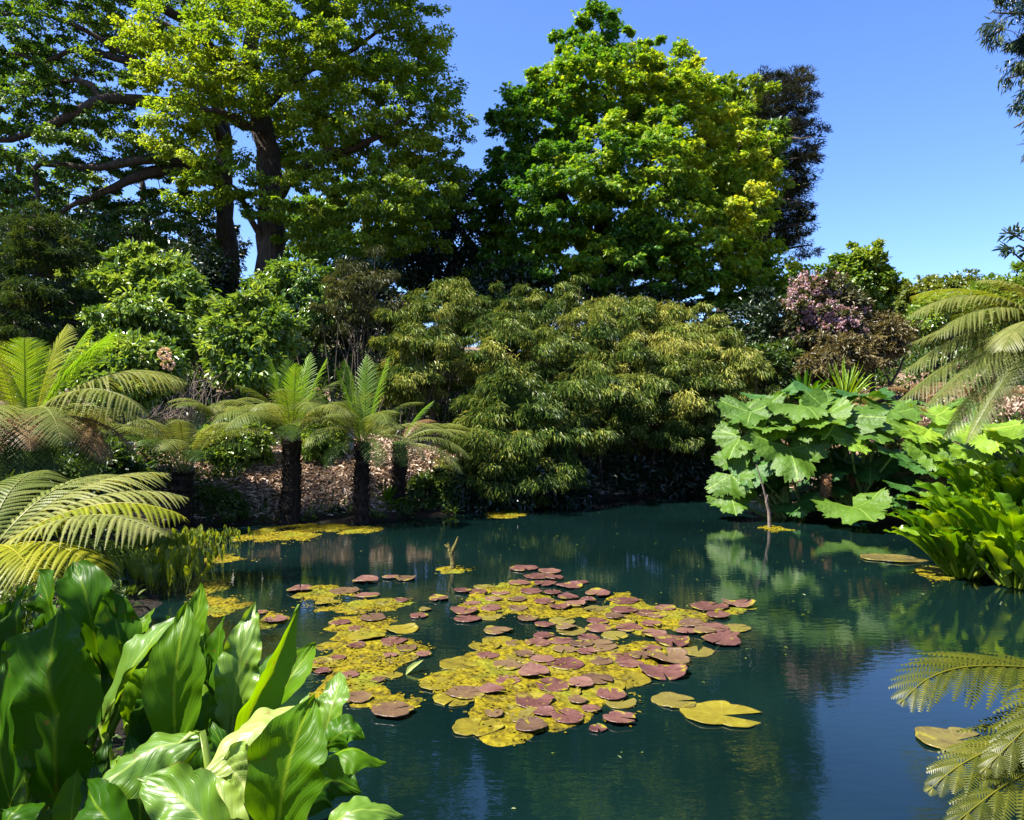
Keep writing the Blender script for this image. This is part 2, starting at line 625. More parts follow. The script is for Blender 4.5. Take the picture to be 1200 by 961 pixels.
M['leaf_conifer'] = foliage('leaf_conifer', [(.010, .034, .018), (.028, .065, .028), (.09, .12, .035)], .2, .05)
M['leaf_feather'] = foliage('leaf_feather', [(.015, .040, .010), (.04, .075, .012), (.10, .13, .02)], .35, .03)
M['petal_pink'] = foliage('petal_pink', [(.24, .13, .16), (.36, .21, .25), (.48, .36, .38)], .3, .02)
M['petal_pale'] = foliage('petal_pale', [(.5, .32, .24), (.65, .48, .36)], .3, .02)
M['bamboo'] = foliage('bamboo', [(.022, .050, .009), (.065, .110, .017), (.17, .205, .032), (.36, .34, .075)], .22, .015, .4)
M['bamboo_dry'] = foliage('bamboo_dry', [(.025, .035, .010), (.06, .07, .020), (.14, .13, .045)], .3, .02)
M['undergrowth'] = foliage('undergrowth', [(.020, .050, .007), (.05, .10, .010), (.12, .17, .018)], .4, .04)
M['litter'] = foliage('litter', [(.14, .085, .06), (.40, .28, .20), (.62, .50, .40)], .08, .03)


def build_trees():
    # tall beech-like tree with the straight dark trunk: stands on the slope, crown runs out of the top of the frame
    d = 24.0
    def Q(x, y, dd=0.0):
        return P(x, y, d + dd)
    tb = P(317, 330, d); tb[2] = ground(tb) - .1
    limbs = [([tb, Q(317, 300), Q(318, 215), Q(303, 120, .3), Q(293, 60), Q(308, -10), Q(318, -130), Q(322, -260)], [.50, .44, .38, .30, .26, .22, .14, .06]),
             ([Q(318, 240), Q(345, 205, -.5), Q(385, 180, -1), Q(425, 173, -1.3), Q(470, 140, -1.6)], [.2, .17, .13, .10, .05]),
             ([Q(300, 95), Q(265, 68, -.5), Q(225, 45, -.8), Q(180, 20, -1)], [.16, .12, .08, .04]),
             ([Q(306, 130), Q(350, 90, .8), Q(410, 60, 1.2), Q(455, 30, 1)], [.15, .11, .08, .04]),
             ([Q(315, 290, -.2), Q(298, 265, -.5), Q(285, 235, -.8), Q(270, 215, -1)], [.13, .10, .06, .03]),
             ([Q(310, 150), Q(280, 140, -1.5), Q(235, 128, -2.4)], [.14, .1, .05]),
             ([Q(312, 0), Q(380, -60, .5), Q(440, -90, 0)], [.14, .09, .04]),
             ([Q(312, -20), Q(250, -80, .5), Q(210, -130, 0)], [.14, .09, .04])]
    lobes = [lobe(430, 40, 95, 75, d), lobe(480, 115, 62, 62, d - .5), lobe(440, 190, 85, 60, d - 1), lobe(390, 120, 80, 70, d - 1.5),
             lobe(230, 130, 62, 70, d - 1.5), lobe(215, 60, 70, 60, d - 1), lobe(300, 60, 80, 70, d - 2), lobe(250, 210, 60, 45, d - 1.5),
             lobe(350, 240, 70, 40, d - 1.2), lobe(430, 260, 70, 40, d), lobe(330, -60, 150, 80, d), lobe(330, -180, 110, 80, d), lobe(360, 160, 60, 60, d + 2),
             lobe(420, 285, 80, 30, d - 1), lobe(518, 150, 34, 50, d - .8), lobe(526, 215, 30, 42, d - .8), lobe(470, 230, 60, 40, d - 2), lobe(500, 250, 40, 40, d - .5), lobe(490, 60, 45, 60, d + .5), lobe(500, 190, 45, 50, d), lobe(350, 40, 60, 50, d - 2.4)]
    make_tree('beech_tree', 'tall yellow-green broadleaf tree with a straight dark trunk, cut off by the picture top', 11,
              limbs, lobes, 840, .46, 235, .10, .066, M['leaf_beech'], M['bark'], flat=.5, droop=.35, shell=.6,
              vfun=lambda C, r: np.clip(.5 + .2 * noise(C, .5, 2) + r.normal(0, .12, len(C)), .05, .95))
    # spreading oak behind it: crooked dark limbs reach across the sky
    d = 27.0
    ob = P(268, 345, d); ob[2] = ground(ob) - .1
    limbs = [([ob, Q(268, 320), Q(262, 230), Q(262, 165), Q(250, 90), Q(235, 10), Q(225, -90)], [.42, .36, .30, .26, .2, .14, .06]),
             ([Q(262, 168), Q(235, 128, -1.5), Q(200, 122, -2), Q(160, 118, -2.6), Q(120, 118, -3), Q(85, 135, -3.2), Q(45, 152, -3), Q(0, 165, -3), Q(-50, 150, -3)], [.26, .24, .22, .20, .18, .15, .11, .08, .04]),
             ([Q(262, 215), Q(215, 200, -2), Q(170, 205, -2.6), Q(135, 222, -3), Q(100, 235, -3), Q(70, 250, -3)], [.22, .2, .18, .14, .09, .05]),
             ([Q(262, 200), Q(205, 188, -2), Q(160, 188, -3), Q(105, 196, -3.3), Q(48, 194, -3.5), Q(43, 212, -3.6), Q(44, 234, -3.7)], [.2, .18, .14, .12, .10, .09, .06]),
             ([Q(255, 110), Q(200, 88, -1), Q(150, 70, -2), Q(110, 62, -2), Q(60, 70, -2.4), Q(10, 62, -2)], [.2, .17, .14, .11, .07, .04]),
             ([Q(120, 118, -3), Q(95, 98, -3), Q(60, 100, -3), Q(20, 118, -3)], [.11, .09, .07, .04]),
             ([Q(240, 40), Q(170, 0, -1), Q(110, -20, -1.5), Q(40, -10, -2)], [.16, .13, .09, .05]),
             ([Q(160, 70, -2), Q(90, 30, -2.5), Q(30, 15, -2.5), Q(-30, 25, -2)], [.10, .08, .06, .04])]
    lobes = [lobe(60, 40, 90, 60, d - 2), lobe(150, 20, 80, 60, d - 1), lobe(20, 130, 70, 50, d - 3), lobe(110, 95, 70, 35, d - 2.5), lobe(60, 190, 80, 45, d - 3),
             lobe(150, 165, 60, 35, d - 2.5), lobe(140, 250, 70, 40, d - 2.5), lobe(40, 235, 55, 35, d - 3), lobe(200, 270, 60, 50, d - 1), lobe(100, -50, 140, 60, d - 1),
             lobe(210, -90, 110, 60, d), lobe(-50, 60, 70, 100, d - 2), lobe(20, 80, 70, 50, d), lobe(90, 150, 70, 45, d), lobe(30, 270, 60, 30, d - 2), lobe(180, 220, 60, 35, d), lobe(230, 200, 40, 50, d + 1), lobe(-40, 180, 60, 60, d - 3)]
    make_tree('oak_tree', 'spreading dark oak with crooked limbs reaching sideways against the sky, behind the tall straight trunk', 12,
              limbs, lobes, 620, .42, 190, .105, .068, M['leaf_oak'], M['bark'], flat=.5, twigs=4, droop=.2, shell=.55, tip=.012,
              vfun=lambda C, r: np.clip(.42 + .3 * noise(C, .45, 2) + r.normal(0, .15, len(C)), .02, .95))
    # thin blue-green tree far behind, low through the gaps
    d = 33.0
    b = P(170, 330, d); b[2] = ground(b)
    make_tree('ash_tree', 'airy blue-green tree showing through the gap below the oak limbs', 13,
              [([b, Q(170, 280), Q(165, 200)], [.25, .2, .08])],
              [lobe(150, 285, 80, 45, d), lobe(60, 290, 70, 40, d), lobe(230, 290, 60, 45, d + 1)], 90, .6, 110, .2, .12, M['leaf_dark'], M['bark'], flat=.6)
    b = P(20, 330, d); b[2] = ground(b)
    make_tree('ash_tree', 'airy blue-green tree low at the picture edge behind the feathery conifer', 44,
              [([b, P(20, 280, d), P(20, 180, d)], [.25, .2, .08])],
              [lobe(10, 250, 70, 50, d), lobe(-30, 200, 60, 60, d), lobe(90, 240, 50, 40, d + 1), lobe(100, 310, 70, 30, d)], 110, .6, 120, .18, .11, M['leaf_oak'], M['bark'], flat=.6)
    b = P(430, 330, d); b[2] = ground(b)
    make_tree('ash_tree', 'airy blue-green tree low behind the tall straight trunk, above the bamboo', 14,
              [([b, Q(430, 290), Q(432, 220)], [.25, .2, .08])],
              [lobe(410, 260, 70, 50, d), lobe(480, 250, 50, 60, d), lobe(360, 270, 40, 50, d + 1), lobe(450, 300, 70, 30, d)], 110, .6, 120, .2, .12, M['leaf_oak'], M['bark'], flat=.6)
    # dark holly in the gap
    d = 27.0
    b = P(530, 350, d); b[2] = ground(b)
    make_tree('holly_tree', 'dense very dark evergreen in the gap beside the bright maple', 15,
              [([b, Q(530, 320), Q(528, 250)], [.2, .16, .06])],
              [lobe(535, 270, 45, 50, d), lobe(510, 310, 55, 45, d - .5), lobe(575, 320, 50, 50, d), lobe(540, 232, 28, 30, d)], 130, .55, 150, .13, .08, M['leaf_dark'], M['bark'], flat=.7)
    # centre maple: dome with bright new growth
    d = 25.5
    b = P(705, 370, d); b[2] = ground(b) - .1
    limbs = [([b, Q(703, 330), Q(706, 250), Q(712, 170), Q(712, 90), Q(705, 30)], [.42, .36, .28, .2, .12, .04]),
             ([Q(704, 320), Q(670, 250, -.6), Q(640, 180, -1), Q(620, 120, -.6)], [.2, .16, .1, .04]),
             ([Q(704, 325), Q(752, 260, -.2), Q(800, 195, 0), Q(845, 160, 0)], [.2, .14, .08, .02]),
             ([Q(704, 330), Q(690, 270, -.8), Q(680, 200, -.8), Q(668, 140, -.6)], [.18, .13, .07, .02]),
             ([Q(704, 335), Q(775, 300, -1), Q(840, 270, -1.6), Q(885, 250, -1.5)], [.18, .14, .09, .03]),
             ([Q(704, 330), Q(640, 290, -.6), Q(590, 255, -.8)], [.18, .12, .04]),
             ([Q(704, 330), Q(745, 240, -.6), Q(762, 160, -.4), Q(775, 90, 0)], [.16, .11, .06, .02])]
    lobes = [lobe(705, 105, 75, 60, d), lobe(640, 150, 62, 65, d), lobe(612, 225, 55, 65, d), lobe(770, 130, 62, 60, d - .6), lobe(840, 190, 62, 60, d),
             lobe(740, 205, 80, 65, d - 2.2), lobe(665, 230, 70, 60, d - 2.2), lobe(800, 270, 80, 55, d - 2), lobe(870, 250, 36, 50, d - 1), lobe(880, 330, 50, 45, d - .5),
             lobe(640, 310, 80, 45, d - 1), lobe(740, 310, 90, 42, d - 2), lobe(702, 45, 26, 40, d), lobe(792, 66, 16, 20, d), lobe(676, 42, 14, 22, d), lobe(760, 95, 35, 35, d - .6),
             lobe(830, 330, 70, 35, d - 1.5), lobe(585, 290, 38, 55, d), lobe(712, 22, 14, 18, d), lobe(655, 85, 22, 20, d), lobe(818, 110, 30, 24, d), lobe(905, 345, 40, 42, d - .5), lobe(915, 385, 44, 30, d - 1), lobe(870, 385, 50, 30, d - 1.2)]

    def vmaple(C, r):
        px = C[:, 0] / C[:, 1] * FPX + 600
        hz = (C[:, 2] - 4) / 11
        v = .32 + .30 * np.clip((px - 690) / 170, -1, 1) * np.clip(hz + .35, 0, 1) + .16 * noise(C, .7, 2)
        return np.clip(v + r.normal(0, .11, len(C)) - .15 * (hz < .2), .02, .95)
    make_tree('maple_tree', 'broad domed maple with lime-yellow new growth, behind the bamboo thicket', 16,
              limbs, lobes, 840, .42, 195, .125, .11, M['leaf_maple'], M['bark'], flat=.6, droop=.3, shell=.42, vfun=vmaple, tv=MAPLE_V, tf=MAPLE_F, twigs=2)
    # light tree behind its shoulder
    d = 31.0
    b = P(850, 380, d); b[2] = ground(b)
    make_tree('lime_tree', 'fresh green tree showing over the shoulder of the maple, against the dark pine', 17,
              [([b, Q(850, 300), Q(850, 150)], [.3, .22, .06])],
              [lobe(852, 128, 42, 36, d), lobe(880, 165, 38, 40, d), lobe(875, 230, 40, 50, d), lobe(850, 200, 50, 50, d)], 90, .6, 130, .18, .15, M['leaf_lime'], M['bark'], flat=.6)
    # dark pine
    d = 34.0
    b = P(893, 390, d); b[2] = ground(b)
    limbs = [([b, Q(893, 330), Q(897, 260), Q(905, 180), Q(910, 110)], [.42, .34, .26, .17, .05])]
    rg = np.random.default_rng(5)
    for k in range(15):
        y = 120 + k * 13
        sx = 1 if k % 2 else -1
        limbs.append(([Q(900, y + 10), Q(900 + sx * 25, y + 2, rg.normal(0, 1)), Q(900 + sx * rg.uniform(34, 52), y + rg.normal(0, 6), rg.normal(0, 1.5))], [.08, .06, .02]))
    lobes = [lobe(915, 100, 34, 14, d), lobe(936, 122, 18, 16, d), lobe(895, 125, 40, 20, d), lobe(936, 152, 26, 12, d), lobe(944, 180, 16, 10, d), lobe(940, 205, 20, 10, d), lobe(900, 160, 32, 18, d), lobe(915, 190, 32, 16, d), lobe(880, 205, 30, 20, d),
             lobe(930, 225, 18, 16, d), lobe(905, 245, 26, 18, d), lobe(934, 265, 18, 16, d), lobe(918, 282, 24, 16, d), lobe(890, 280, 24, 20, d), lobe(935, 296, 14, 10, d), lobe(945, 240, 8, 10, d)]
    make_tree('pine_tree', 'tall dark brown-green pine standing against open blue sky', 18, limbs, lobes, 250, .5, 200, .22, .022,
              M['leaf_pine'], M['bark'], flat=.5, tv=LANCE_V, tf=LANCE_F, up=.5, droop=-.1, shell=.6, twigs=3)
    # round pale tree on the skyline
    d = 42.0
    b = P(1008, 400, d); b[2] = ground(b)
    make_tree('field_maple_tree', 'small round pale green tree on the skyline beside the pink rhododendron', 19,
              [([b, Q(1008, 370), Q(1008, 320)], [.25, .2, .06])],
              [lobe(1006, 312, 31, 18, d), lobe(1020, 338, 28, 24, d), lobe(990, 335, 28, 24, d), lobe(1038, 355, 28, 22, d)], 130, .6, 140, .22, .17, M['leaf_lime'], M['bark'], flat=.7)
    # hedge trees along the right skyline
    spec = [('slender grey-green tree on the skyline beside the round pale tree', 1082, 352, 26, 24, 31, 'leaf_olive', 21),
            ('bushy yellow-green tree on the skyline, tallest over the tree fern fronds', 1165, 345, 32, 22, 27, 'leaf_lime', 22),
            ('small olive tree on the skyline between the slender and the bushy one', 1122, 348, 28, 24, 29, 'leaf_olive', 23),
            ('feathery yellow-green tree at the skyline edge above the big arching fronds', 1215, 335, 34, 30, 26, 'leaf_lime', 24)]
    for lab, px, py, rx, rz, d, mt, sd in spec:
        b = P(px, py + 60, d); b[2] = ground(b)
        make_tree('hedge_tree', lab, sd, [([b, P(px, py + 30, d), P(px, py - 5, d)], [.14, .1, .03])],
                  [lobe(px, py, rx, rz, d), lobe(px - 12, py + 30, rx * 1.1, rz, d), lobe(px + 14, py + 22, rx, rz, d - .4)], 85, .40, 120, .14, .09, M[mt], M['bark'],
                  group='small trees along the skyline', flat=.6)
    # dark wood edge under the maple, closing the view to the slope
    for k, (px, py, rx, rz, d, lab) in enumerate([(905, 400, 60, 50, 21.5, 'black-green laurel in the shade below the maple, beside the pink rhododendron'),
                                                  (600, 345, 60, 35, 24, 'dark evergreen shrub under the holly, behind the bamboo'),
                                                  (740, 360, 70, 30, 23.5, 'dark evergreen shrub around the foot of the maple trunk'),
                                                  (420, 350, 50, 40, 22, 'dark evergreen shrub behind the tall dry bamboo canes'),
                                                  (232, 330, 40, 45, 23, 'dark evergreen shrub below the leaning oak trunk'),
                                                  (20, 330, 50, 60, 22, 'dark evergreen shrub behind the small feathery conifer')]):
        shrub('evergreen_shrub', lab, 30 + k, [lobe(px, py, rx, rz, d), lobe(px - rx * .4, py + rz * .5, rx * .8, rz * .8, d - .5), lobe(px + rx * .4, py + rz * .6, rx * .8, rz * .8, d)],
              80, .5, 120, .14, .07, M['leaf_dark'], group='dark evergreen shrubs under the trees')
    # overhanging conifer whose drooping sprays enter at the top edge
    d = 8.4
    tb = P(1370, 500, d); tb[2] = ground(tb)
    limbs = [([tb, P(1370, 200, d), P(1365, -100, d), P(1360, -330, d)], [.3, .24, .17, .06])]
    lobes = []
    rg = np.random.default_rng(8)
    for (x, y, rx, rz) in [(1168, 20, 17, 24), (1186, 48, 20, 16), (1205, 15, 24, 30), (1187, 92, 10, 12), (1200, 120, 15, 16), (1186, 132, 8, 8), (1215, 70, 20, 30), (1230, 140, 25, 20), (1205, 165, 10, 10),
                           (1250, 40, 45, 50), (1300, -60, 80, 60), (1260, -100, 60, 40), (1400, -100, 80, 80), (1440, 40, 70, 60), (1200, -40, 30, 25)]:
        lobes.append(lobe(x, y, rx, rz, d))
    for y, ex, ey in [(60, 1165, 15), (100, 1182, 92), (140, 1188, 150), (-40, 1200, -50), (10, 1195, 45), (120, 1200, 190)]:
        limbs.append(([P(1366, y + 20, d), P(1280, y - 20, d - .2), P(1225, (y + ey) / 2 - 15, d), P(ex, ey, d)], [.06, .045, .025, .006]))
    make_tree('weeping_conifer_tree', 'conifer outside the frame whose dark drooping sprays hang into the top corner of the sky', 41, limbs, lobes, 240, .18, 190, .08, .018,
              M['leaf_conifer'], M['bark'], flat=.8, droop=.8, tv=LANCE_V, tf=LANCE_F, up=.3, twigs=5, tip=.004, vfun=lambda C, r: r.uniform(.1, .9, len(C)) ** 1.2)
    # long-leaved twig low at the right edge
    d = 7.0
    tb = P(1490, 500, d); tb[2] = ground(tb)
    make_tree('sapling', 'thin sapling whose leafy twig tips poke into the sky above the tree fern', 42,
              [([tb, P(1440, 420, d), P(1350, 345, d), P(1262, 320, d), P(1232, 290, d)], [.03, .025, .016, .008]),
               ([P(1262, 322, d), P(1225, 292, d), P(1190, 278, d), P(1176, 266, d)], [.012, .009, .006, .003]),
               ([P(1262, 322, d), P(1220, 306, d), P(1185, 294, d), P(1171, 282, d)], [.012, .009, .006, .003])],
              [lobe(1190, 275, 10, 3, d, .06), lobe(1187, 293, 10, 3, d, .06), lobe(1225, 290, 18, 8, d), lobe(1250, 320, 20, 16, d)], 44, .06, 12, .075, .022,
              M['leaf_conifer'], M['bark'], flat=.4, twigs=1, tip=.002)
    # small feathery conifer at the left edge
    d = 15.0
    b = P(45, 480, d); b[2] = ground(b)
    limbs = [([b, P(46, 400, d), P(44, 320, d), P(40, 245, d)], [.1, .08, .06, .02])]
    for k in range(12):
        y = 255 + 14 * k
        for sx in (-1, 1):
            e = 20 + 3.2 * k
            limbs.append(([P(44, y, d), P(44 + sx * e * .6, y - 4, d), P(44 + sx * e, y + 6 + rg.normal(0, 3), d + rg.normal(0, .3))], [.025, .016, .006]))
    make_tree('feathery_conifer_tree', 'small feathery dark conifer with layered sprays, above the yellow-green fern fronds', 43, limbs,
              [lobe(42, 262, 36, 16, d), lobe(30, 300, 50, 26, d), lobe(58, 300, 45, 24, d), lobe(45, 345, 60, 30, d), lobe(40, 390, 60, 30, d)], 130, .26, 170, .13, .018,
              M['leaf_feather'], M['bark'], flat=.4, tv=LANCE_V, tf=LANCE_F, droop=.25, twigs=2)


build_trees()


def build_shrubs():
    g = 'glossy laurel shrubs on the slope'
    shrub('laurel_shrub', 'big bright green glossy laurel below the oak limbs', 51,
          [lobe(165, 335, 60, 38, 18.5), lobe(120, 365, 50, 40, 18), lobe(205, 355, 45, 40, 18), lobe(160, 390, 70, 45, 17.5), lobe(180, 315, 40, 20, 18.5)], 210, .32, 120, .17, .066, M['leaf_laurel'], g, droop=.3)
    shrub('laurel_shrub', 'rounded bright green laurel just below the straight trunk, beside the bare dead twigs', 52,
          [lobe(292, 372, 36, 28, 17), lobe(275, 400, 34, 30, 16.8), lobe(312, 395, 30, 32, 16.8), lobe(295, 430, 40, 24, 16.5)], 140, .28, 110, .16, .062, M['leaf_laurel'], g, droop=.3)
    shrub('laurel_shrub', 'drooping darker laurel hanging in front of the trunk foot', 53,
          [lobe(345, 340, 42, 26, 20), lobe(372, 365, 28, 26, 19.5), lobe(325, 330, 26, 18, 20)], 85, .36, 120, .15, .06, M['leaf_laurel'], g, droop=.6,
          vfun=lambda C, r: r.uniform(.1, .5, len(C)))
    shrub('evergreen_shrub', 'unseen dark evergreen added beyond the picture edge to shade the broadest skunk cabbage leaves', 56,  # unseen shrub, added only to cast shade on the western skunk cabbage
          [(A(-3.45, 2.1, 2.75), A(.72, .8, .6)), (A(-3.5, 1.4, 2.2), A(.8, .7, .8)), (A(-3.7, 2.6, 2.3), A(.6, .6, .7)), (A(-3.7, 1.8, 1.3), A(.6, .8, .7))], 90, .24, 110, .11, .05, M['leaf_dark'], stems=6)
    # pale flowered rhododendron behind the arching fronds
    t = shrub('rhododendron_bush', 'glossy rhododendron with a few pale flower heads, behind the arching grey-green fronds', 54,
              [lobe(150, 418, 36, 20, 12.5), lobe(185, 425, 26, 20, 12.8), lobe(110, 430, 30, 24, 12.8), lobe(150, 450, 50, 20, 12.5)], 80, .22, 90, .15, .042, M['leaf_laurel'], droop=.3)
    rng = np.random.default_rng(3)
    for px, py in ((193, 415), (168, 424), (197, 427)):
        mb = MB()
        c = P(px, py, 12.2)
        n = 60
        u = runit(rng, n)
        leaves(mb, c + u * .07, u + rng.normal(0, .3, (n, 3)), runit(rng, n), .05, .05, v=rng.uniform(0, 1, n))
        mb.build('flower_head', M['petal_pale'], t)
    # pink rhododendron
    lobes = [lobe(958, 338, 26, 14, 20.5), lobe(985, 356, 24, 18, 20.5), lobe(945, 362, 24, 22, 20), lobe(970, 388, 40, 24, 20), lobe(1000, 385, 26, 22, 20.5)]
    t = shrub('rhododendron_bush', 'bronze-green rhododendron covered in pink flowers below the skyline', 55, lobes, 140, .27, 130, .12, .045, M['leaf_rhodo'], droop=.2)
    C, u = sample_lobes(rng, lobes, 1100, .12, False)
    px = C[:, 0] / C[:, 1] * FPX + 600
    py = HORIZON - (C[:, 2] - EYE) / C[:, 1] * FPX
    keep = (u[:, 1] < .35) & (rng.uniform(size=len(C)) < .95 * np.exp(-((px - 962) / 32) ** 2 - ((py - 365 - .5 * (px - 962)) / 20) ** 2) + .03)
    C = C[keep] + u[keep] * .15
    mb = MB()
    n = len(C) * 22
    uu = runit(rng, n)
    leaves(mb, np.repeat(C, 22, 0) + uu * .06, uu, runit(rng, n), .06, .055, v=rng.uniform(0, 1, n))
    mb.build('flowers', M['petal_pink'], t)
    # green broad weeds and small bushes on the bank by the tree ferns
    for k, (px, py, rx, rz, d, lab, L) in enumerate([
            (275, 520, 38, 26, 14.2, 'leafy green bush on the bank between the two tall tree ferns', .12),
            (378, 515, 18, 24, 14.6, 'young leafy bush beside the grey timber rail', .12),
            (120, 545, 40, 22, 9.6, 'low green bush in the shade under the arching fronds', .10),
            (505, 575, 30, 16, 14.3, 'bright low bush at the waterline beside the bamboo', .09),
            (255, 590, 36, 14, 13.0, 'small dusty bush at the foot of the mulch bank', .07),
            (70, 590, 60, 28, 7.6, 'low green bush under the yellow-tipped fronds', .08),
            (900, 425, 40, 24, 19.5, 'dark bush in the shade behind the giant-leaved plants', .12)]):
        shrub('low_bush', lab, 60 + k, [lobe(px, py, rx, rz, d), lobe(px - rx * .5, py + rz * .4, rx * .6, rz * .7, d - .2), lobe(px + rx * .5, py + rz * .4, rx * .6, rz * .7, d)],
              46, .2, 80, L, L * .42, M['leaf_laurel' if k < 2 else 'undergrowth'], 'low bushes on the banks', droop=.2)
    # bronze shrubs on the far right slope
    for k, (px, py, rx, rz, d, lab) in enumerate([(1030, 395, 40, 24, 20, 'bronze-brown shrub on the slope below the round pale tree'),
                                                  (985, 418, 30, 22, 18, 'dull bronze shrub below the pink rhododendron')]):
        shrub('bronze_shrub', lab, 80 + k, [lobe(px, py, rx, rz, d), lobe(px - 14, py + 14, rx, rz * .8, d - .3)], 70, .3, 100, .12, .04, M['leaf_bronze'], 'bronze shrubs on the slope', droop=.5)
    shrub('evergreen_shrub', 'glossy green shrub on the skyline slope behind the big tree fern', 84, [lobe(1105, 372, 34, 20, 22), lobe(1085, 385, 26, 16, 22), lobe(1130, 380, 26, 16, 22)], 80, .34, 110, .14, .06, M['leaf_laurel'])
    # bare dead twigs
    rng = np.random.default_rng(9)
    for lab, px, py, d, n, hgt in (('bundle of bare pale dead stems beside the rounded laurel', 225, 450, 16, 26, 1.25), ('tangle of bare grey-brown twigs behind the arching fronds', 205, 490, 14.5, 60, .8)):
        b = P(px, py, d); b[2] = ground(b)
        mb = MB()
        for k in range(n):
            s = b + A(rng.normal(0, .25), rng.normal(0, .2), -.03)
            e = s + A(rng.normal(0, .35), rng.normal(0, .25), hgt * rng.uniform(.6, 1.2))
            m = (s + e) / 2 + rng.normal(0, .1, 3)
            tube(mb, smooth_path([s, m, e], 6), np.linspace(.016, .004, 6), 4)
            for q in range(3):
                f = m * (1 - q / 3) + e * q / 3
                tube(mb, smooth_path([f, f + A(rng.normal(0, .2), rng.normal(0, .2), rng.uniform(.1, .35))], 3), np.linspace(.006, .002, 3), 3)
        tag(mb.build('dead_shrub', M['dead_twig']), lab, 'shrub')


build_shrubs()


def bamboo(label, seed, domes, tufts, d_base, canes=26, mat='bamboo', R=.38, n_per=330, L=.14, W=.024, group='bamboo clumps in the thicket', vb=.45):
    """domes of drooping leaf tufts on arching canes"""
    rng = np.random.default_rng(seed)
    c0 = np.mean([c for c, r in domes], 0)
    base = A(c0[0], d_base, ground(A(c0[0], d_base)))
    t = thing('bamboo', label, 'bamboo', base, group)
    C, u = sample_lobes(rng, domes, tufts * 2, .16)
    ok = (u[:, 2] > -.55) & (C[:, 2] > ground(C) + .15)
    C, u = C[ok][:int(tufts * .8)], u[ok][:int(tufts * .8)]
    K = len(C)
    C = C + rng.normal(0, .16, (K, 3)) + np.where(rng.uniform(size=(K, 1)) < .14, u * rng.uniform(.1, .55, (K, 1)) + A(0, 0, .12), 0)
    Rk = R * rng.uniform(.5, 1.4, K)
    fo = MB()
    n = K * n_per
    q = runit(rng, n)
    q[:, 2] = np.abs(q[:, 2]) * .8 - .12
    rr = rng.uniform(.25, 1, n) ** .6
    cc, uu, RR = np.repeat(C, n_per, 0), np.repeat(u, n_per, 0), np.repeat(Rk, n_per)[:, None]
    spr = runit(rng, K * 6) * A(.48, .48, .26)
    off = spr[np.repeat(np.arange(K) * 6, n_per) + rng.integers(0, 6, n)] + q * rr[:, None] * .50
    pos = cc + off * RR
    dr = nrm(nrm(off) * .6 + uu * A(.3, .3, .05) + A(0, 0, -.72) + rng.normal(0, .30, (n, 3)))
    nor = nrm(UP * .7 + nrm(off) * .7 + uu * .3 + rng.normal(0, .22, (n, 3)))
    v = np.clip(np.repeat(rng.normal(vb, .17, K), n_per) + rng.normal(0, .20, n), 0, 1)
    leaves(fo, pos, dr, nor, L * rng.uniform(.6, 1.35, n), W * rng.uniform(.7, 1.3, n), LANCE_V, LANCE_F, v=v)
    cm = MB()
    pick = rng.permutation(K)[:canes]
    for i in pick:
        s = base + A(rng.normal(0, .4), rng.normal(0, .3), -.05)
        s[2] = ground(s) - .05
        e = C[i]
        m = s * .45 + e * .55 + A(0, 0, .35 * np.linalg.norm((e - s)[:2]))
        tube(cm, smooth_path([s, m, e], 9), np.linspace(.018, .006, 9), 5)
    cm.build('canes', M['twig'], t, smooth=True)
    fo.build('foliage', M[mat], t)


